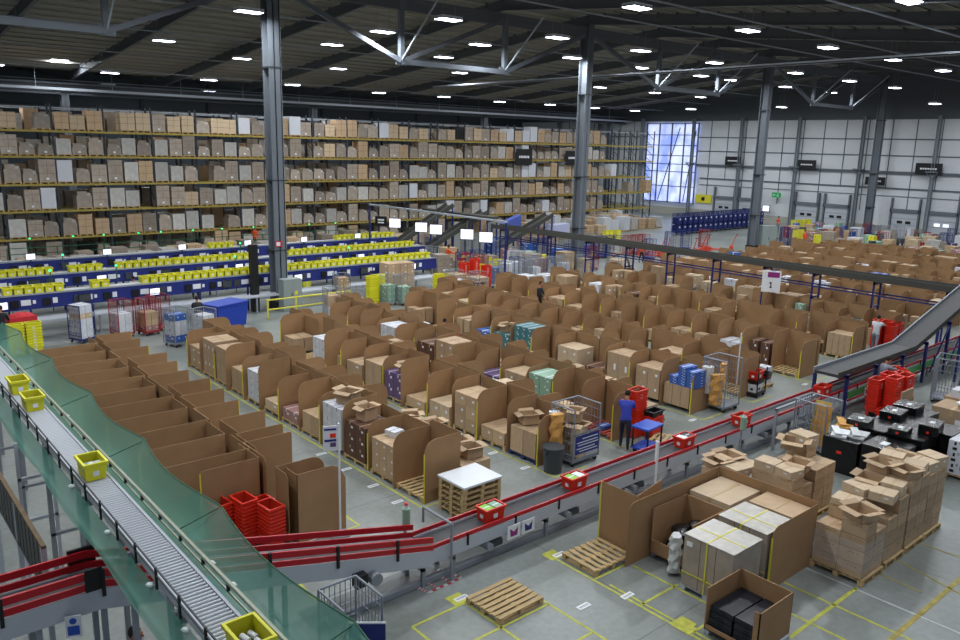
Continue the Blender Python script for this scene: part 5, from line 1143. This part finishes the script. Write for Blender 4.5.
thing(('safety_netting', me, []), 'narrow green safety netting along the left side of the roller conveyor', 'netting')
for i, y in enumerate(knots[1:-1]):
    thing(N('net_post', MB().cyl((0, 0, ZN-.3), (1.0, 0, ZN-.03), .01, 'green_dark', 6)), 'thin outrigger bar holding the netting, %s from the near end' % od(i), 'bracket', (3.58, y, 0), 0, 'netting outriggers')
D('tag', '#c9d6d2', .4)
for i, (x, y) in enumerate([(2.98, 8.9), (2.98, 10.2), (2.97, 7.8), (2.97, 7.2), (2.98, 12.1), (3.72, 9.9), (3.72, 9.2), (2.98, 14.2), (3.7, 17.5)]):
    thing(N('plastic_tie', MB().ell((0, 0, 0), (.05, .07, .03), 'tag', 6, 4)), 'crumpled pale plastic tie on the roller conveyor rail, %s of nine' % od(i), 'tie', (x, y, ZN-.12 if x < 3.5 else ZN+.08), .5, 'plastic ties')
# totes on the roller conveyor
for i, y in enumerate((7.75, 14.1, 18.6, 20.05)):
    tote(TY, 3.3, y, ZN+.03, 'yellow tote riding the elevated roller conveyor, %s from the near end' % od(i), PI/2)
    for j in range(6):
        kx = (['blue_pack', 'white', 'steel'], ['mint', 'white', 'tag'], ['gray_plastic', 'poly', 'carton'], ['brown_case', 'white', 'carton'])[i][j % 3]
        thing(N('product', MB().cyl((0, 0, 0), (0, .14, 0), .035, kx, 10)) if i == 0 else N('product', MB().box(-.06, -.07, -.03, .06, .07, .05, kx)), '%s small product in the %s yellow tote from near end, position %s' % (kx.replace('_', ' ').replace('brown case', 'dark').replace('tag', 'pale').replace('poly', 'pale grey'), od(i), od(j)), 'product', (3.2+.1*(j % 3)-.0, y-.15+.17*(j//3), ZN+.2), .2, 'products in yellow totes')
# lower left: black guard panels, posts, safety sign, cable
m = MB()
for i in range(24): m.box(2.21, 13.0+i*.3, 1.95, 2.24, 13.0+i*.3+.24, 2.7, 'black')
thing(N('slatted_barrier', m, [N('top_rail', MB().box(2.2, 12.9, 2.7, 2.27, 20.3, 2.75, 'wood_dark')), N('bottom_rail', MB().box(2.2, 12.9, 1.9, 2.26, 20.3, 1.95, 'col_dark'))]+[N('post', MB().box(2.2, y, 0, 2.28, y+.08, 2.7, 'steel_white')) for y in (12.95, 15, 17.4, 20)]), 'black slatted barrier on pale posts at the far left edge', 'barrier')
thing(N('ladder_frame', MB().box(2.6, 16.9, 0, 2.66, 16.96, 3.1, 'steel_white').box(3.2, 16.9, 0, 3.26, 16.96, 3.1, 'steel_white').box(2.6, 16.9, 1.4, 3.26, 16.96, 1.46, 'steel_white').box(2.6, 16.9, 2.3, 3.26, 16.96, 2.36, 'steel_white')), 'pale steel ladder frame beneath the roller conveyor at left', 'frame')
s = N('safety_sign', MB().box(-.11, -.01, -.17, .11, .01, .17, 'label'), [N('pictogram', MB().cyl((0, -.012, .09), (0, -.018, .09), .05, 'blue_bright', 12).box(-.08, -.016, -.14, .08, -.01, .01, 'blue_bright'))])
thing(s, 'white safety sign with blue round symbol below the red conveyor', 'sign', (2.32, 11.78, 1.9), -.4)
thing(CG['steel'], 'steel roll cage at the bottom edge beside the green netting', 'roll cage', (6.15, 10.3, 0), .0, None, (1, 1, 1.0))
m = MB().box(-.012, -.3, 0, .0, .3, .62, 'blue').box(-.02, -.3, .6, .0, .3, .63, 'white').sheet([(-.05, .3), (.15, .42), (.05, .28)], 'x', -.02, .006, 'white').box(-.018, .0, .14, -.01, .26, .18, 'white')
thing(N('blue_sign', m), 'dark blue sign with a white arrow shape on the bottom roll cage', 'sign', (6.2, 9.86, .75), .9)

# ---------------------------------------------------------------- people
def person(label, x, y, rz, top='hoodie', legs_='jeans', lean=.15, armf=(.9, .9), elbow=(.7, .7), hscale=1.0, long_sleeve=True, vest=None, stride=.1, hair='hair', cap=None, z=0, sleeve='hoodie'):
    """faces local -y; one continuous skinned figure"""
    hip = Vector((0, 0, .95)); L = lean
    def up(d, side=0, fwd=0): return hip+Vector((side, -math.sin(L)*d-fwd, math.cos(L)*d))
    V = [hip, up(.14), up(.32), up(.46), up(.54), up(.60), up(.66, 0, .01), up(.74, 0, .02)]
    Rr = [(.16,.12), (.15,.12), (.185,.135), (.165,.115), (.06,.06), (.055,.06), (.075,.09), (.07,.085)]
    Eg = [(i, i+1) for i in range(7)]
    def addv(p, r_, par): V.append(Vector(p)); Rr.append(r_ if isinstance(r_, tuple) else (r_, r_)); Eg.append((par, len(V)-1)); return len(V)-1
    hands = []
    for s, af, el in ((-1, armf[0], elbow[0]), (1, armf[1], elbow[1])):
        sh = addv(up(.47, s*.18), (.078, .078), 3)
        a = L+af-0; d = Vector((s*.12, -math.sin(a), -math.cos(a))).normalized()
        e = addv(V[sh]+d*.28, .055, sh)
        b2 = a+el; d2 = Vector((-s*.1, -math.sin(b2), -math.cos(b2))).normalized()
        w = addv(V[e]+d2*.25, .03, e); addv(V[w]+d2*.08, (.038, .02), w)
        hands.append((V[w]+d2*.10, d2, s))
    for s in (-1, 1):
        h = addv(hip+Vector((s*.09, 0, -.07)), (.095, .1), 0)
        f = s*stride
        kn = addv(Vector((s*.1, -f-.03, .5)), .065, h); an = addv(Vector((s*.11, -f*1.1+.03, .09)), .042, kn)
        addv(Vector((s*.12, -f*1.1-.1, .04)), (.04, .035), an)
    me = bpy.data.meshes.new('tmp'); me.from_pydata([tuple(v) for v in V], Eg, [])
    o = bpy.data.objects.new('tmp', me); C.objects.link(o)
    md = o.modifiers.new('s', 'SKIN'); md.use_smooth_shade = True; sb = o.modifiers.new('d', 'SUBSURF'); sb.levels = 1; sb.render_levels = 1
    for v, r_ in zip(me.skin_vertices[0].data, Rr): v.radius = r_; v.use_root = False
    me.skin_vertices[0].data[0].use_root = True
    dg = bpy.context.evaluated_depsgraph_get(); dg.update(); ev = o.evaluated_get(dg)
    bm = bpy.data.meshes.new_from_object(ev); bpy.data.objects.remove(o)
    m = MB(); m.v = [tuple(v.co) for v in bm.vertices]
    headc = up(.72, 0, .02)
    for p in bm.polygons:
        c = p.center; k = top
        d = (c-V[4]).dot(Vector((0, -math.sin(L), math.cos(L))))
        if c.z < .12: k = 'black'
        elif d < -.45 and abs(c.x) < .3 and c.z < .92: k = legs_
        if d > -.0 and abs(c.x) < .12: k = 'skin'
        for hp, hd, s in hands:
            q = (c-hp).length
            if q < (.13 if long_sleeve else .30): k = 'skin'
        m.f.append(tuple(p.vertices)); m.m.append(m.mi(k))
    # face: nose, eyes, ears ; fingers
    fw = Vector((0, -math.cos(L), -math.sin(L))); hu = Vector((0, -math.sin(L), math.cos(L)))
    m.ell(tuple(headc), (.078, .098, .115), 'skin', 12, 8)
    m.bar(headc+fw*.09+hu*.02, headc+fw*.125-hu*.02, .025, .03, 'skin'); m.bar(headc+fw*.095-hu*.055+Vector((-.02, 0, 0)), headc+fw*.095-hu*.055+Vector((.02, 0, 0)), .008, .01, 'red_in')
    for s in (-1, 1): m.ell(tuple(headc+fw*.088+hu*.022+Vector((s*.03, 0, 0))), (.012, .01, .008), 'black', 6, 4); m.ell(tuple(headc+Vector((s*.08, 0, 0))), (.012, .022, .03), 'skin', 6, 4)
    for hp, hd, s in hands:
        side = Vector((1, 0, 0)); side = (side-hd*side.dot(hd)).normalized(); dn = hd.cross(side)
        m.ell(tuple(hp+hd*.01), (.04, .035, .035), 'skin', 8, 5)
        for f in range(4):
            b0 = hp+hd*.03+side*(f-1.5)*.018; ln = (.035, .042, .04, .03)[f]
            m.cyl(b0, b0+hd*ln, .009, 'skin', 5); m.cyl(b0+hd*ln, b0+hd*(ln+.025)+dn*.02, .008, 'skin', 5, .006)
        b0 = hp-side*s*.03; m.cyl(b0, b0+(hd-side*s*.8).normalized()*.05, .011, 'skin', 5, .008)
    body = m.mesh('person')
    for p in body.polygons: p.use_smooth = True
    kids = []
    hm = MB(); hc = headc+hu*.025-fw*.018
    hm.ell(tuple(hc), (.087, .1, .11), hair, 12, 8)
    kids.append(N('hair', hm))
    if cap: kids.append(N('cap', MB().ell(tuple(headc+hu*.06), (.09, .11, .07), cap, 12, 6)))
    if vest:
        vm = MB(); 
        for z0, z1 in ((.16, .34), (.34, .48)):
            a = [up(z0)+Vector((sx*.185, sy*.14, 0)) for sx, sy in ((-1,-1),(1,-1),(1,1),(-1,1))]; b_ = [up(z1)+Vector((sx*.18, sy*.135, 0)) for sx, sy in ((-1,-1),(1,-1),(1,1),(-1,1))]
            vm.add([tuple(v) for v in a+b_], BOXF, vest)
        kids.append(N('vest', vm))
    return thing(('person', body, kids), label, 'person', (x, y, z), rz, None, (hscale,)*3)
person('person in a blue hooded top and dark trousers leaning over the trolley and totes', 18.3, 14.4, 2.0+.2, 'hoodie', 'jeans', .38, (.45, .7), (.6, .5), 1.04)
person('person in a pale short sleeved shirt bending to a red tote in the bin rows', 20.1, 25.9, 1.9, 'tee', 'jeans', .35, (.7, .9), (.4, .5), 1.0, False)
person('person in a white shirt reaching to red totes behind the chute', 37.05, 15.1, 1.7, 'tee', 'gray_top', .2, (1.0, 1.1), (.3, .4), 1.0, False)
person('person in a grey shirt holding a red tote behind the right hand red stacks', 29.6, 11.7, .9, 'gray_top', 'jeans', .3, (1.0, 1.0), (.4, .4), 1.0, False)
thing(TR, 'red tote held tilted by the person in the grey shirt', 'tote', (30.05, 11.25, 1.05), 0, rot=(.3, .25, .5))
person('person with short dark hair standing under the roller conveyor at bottom left', 3.0, 11.45, .8, 'gray_top', 'jeans', .1, (.2, .3), (.5, .5), 1.0)
person('person in black standing among the middle bin rows', 29.95, 30.0, .4, 'trouser', 'trouser', .1, (.3, .3), (.5, .5), 1.05)
person('person in an orange vest walking before the racking right of the nearest column', 28.3, 61.8, .6, 'orange', 'trouser', .05, (.2, .3), (.3, .3), 1.15, vest='orange')
person('person in an orange vest standing by the overhead conveyor behind the bins', 51.2, 39.8, .3, 'orange', 'trouser', .05, (.2, .3), (.4, .4), 1.0, vest='orange')
person('person in an orange vest near the yellow totes by the docks, left one', 72.4, 37.2, .3, 'orange', 'trouser', .05, (.2, .3), (.4, .4), 1.05, vest='orange')
person('person in an orange vest in front of the first visible dock doors', 84.8, 46.9, .3, 'orange', 'trouser', .05, (.2, .3), (.4, .4), 1.05, vest='orange')
person('person with dark hair in black behind the left bin rows by the blue bin', 13.6, 36.2, 2.8, 'trouser', 'trouser', .2, (.5, .6), (.5, .5), 1.0)
person('person in purple top packing at the front blue line, right of the middle', 24.6, 38.3, PI, 'purple', 'jeans', .1, (.8, .8), (.5, .5), 1.0)
person('person in dark green at the front blue line near tall cages', 27.2, 40-.9-.6, PI, 'green_dark', 'jeans', .1, (.8, .8), (.5, .5), 1.0)
person('person in white top at the middle blue packing line, left side', 13.0, 43.4, PI, 'tee', 'jeans', .1, (.8, .8), (.5, .5), 1.0)
person('person in black at the far left edge by the front packing line', 5.9, 38.2, 2.6, 'trouser', 'trouser', .1, (.5, .5), (.5, .5), 1.05)
person('person in blue top at the middle packing line beside the black column', 16.3, 43.5, PI, 'blue', 'jeans', .1, (.8, .8), (.5, .5), 1.0)
person('person in an orange vest beside the inclined conveyors', 35.8, 45.5, 1.2, 'orange', 'jeans', .1, (.8, .8), (.5, .5), 1.0, vest='orange')
flush()
vs = bpy.context.scene.view_settings
vs.view_transform = 'Standard'; vs.look = 'None'; vs.gamma = 1; vs.use_curve_mapping = False; vs.exposure = -1.0
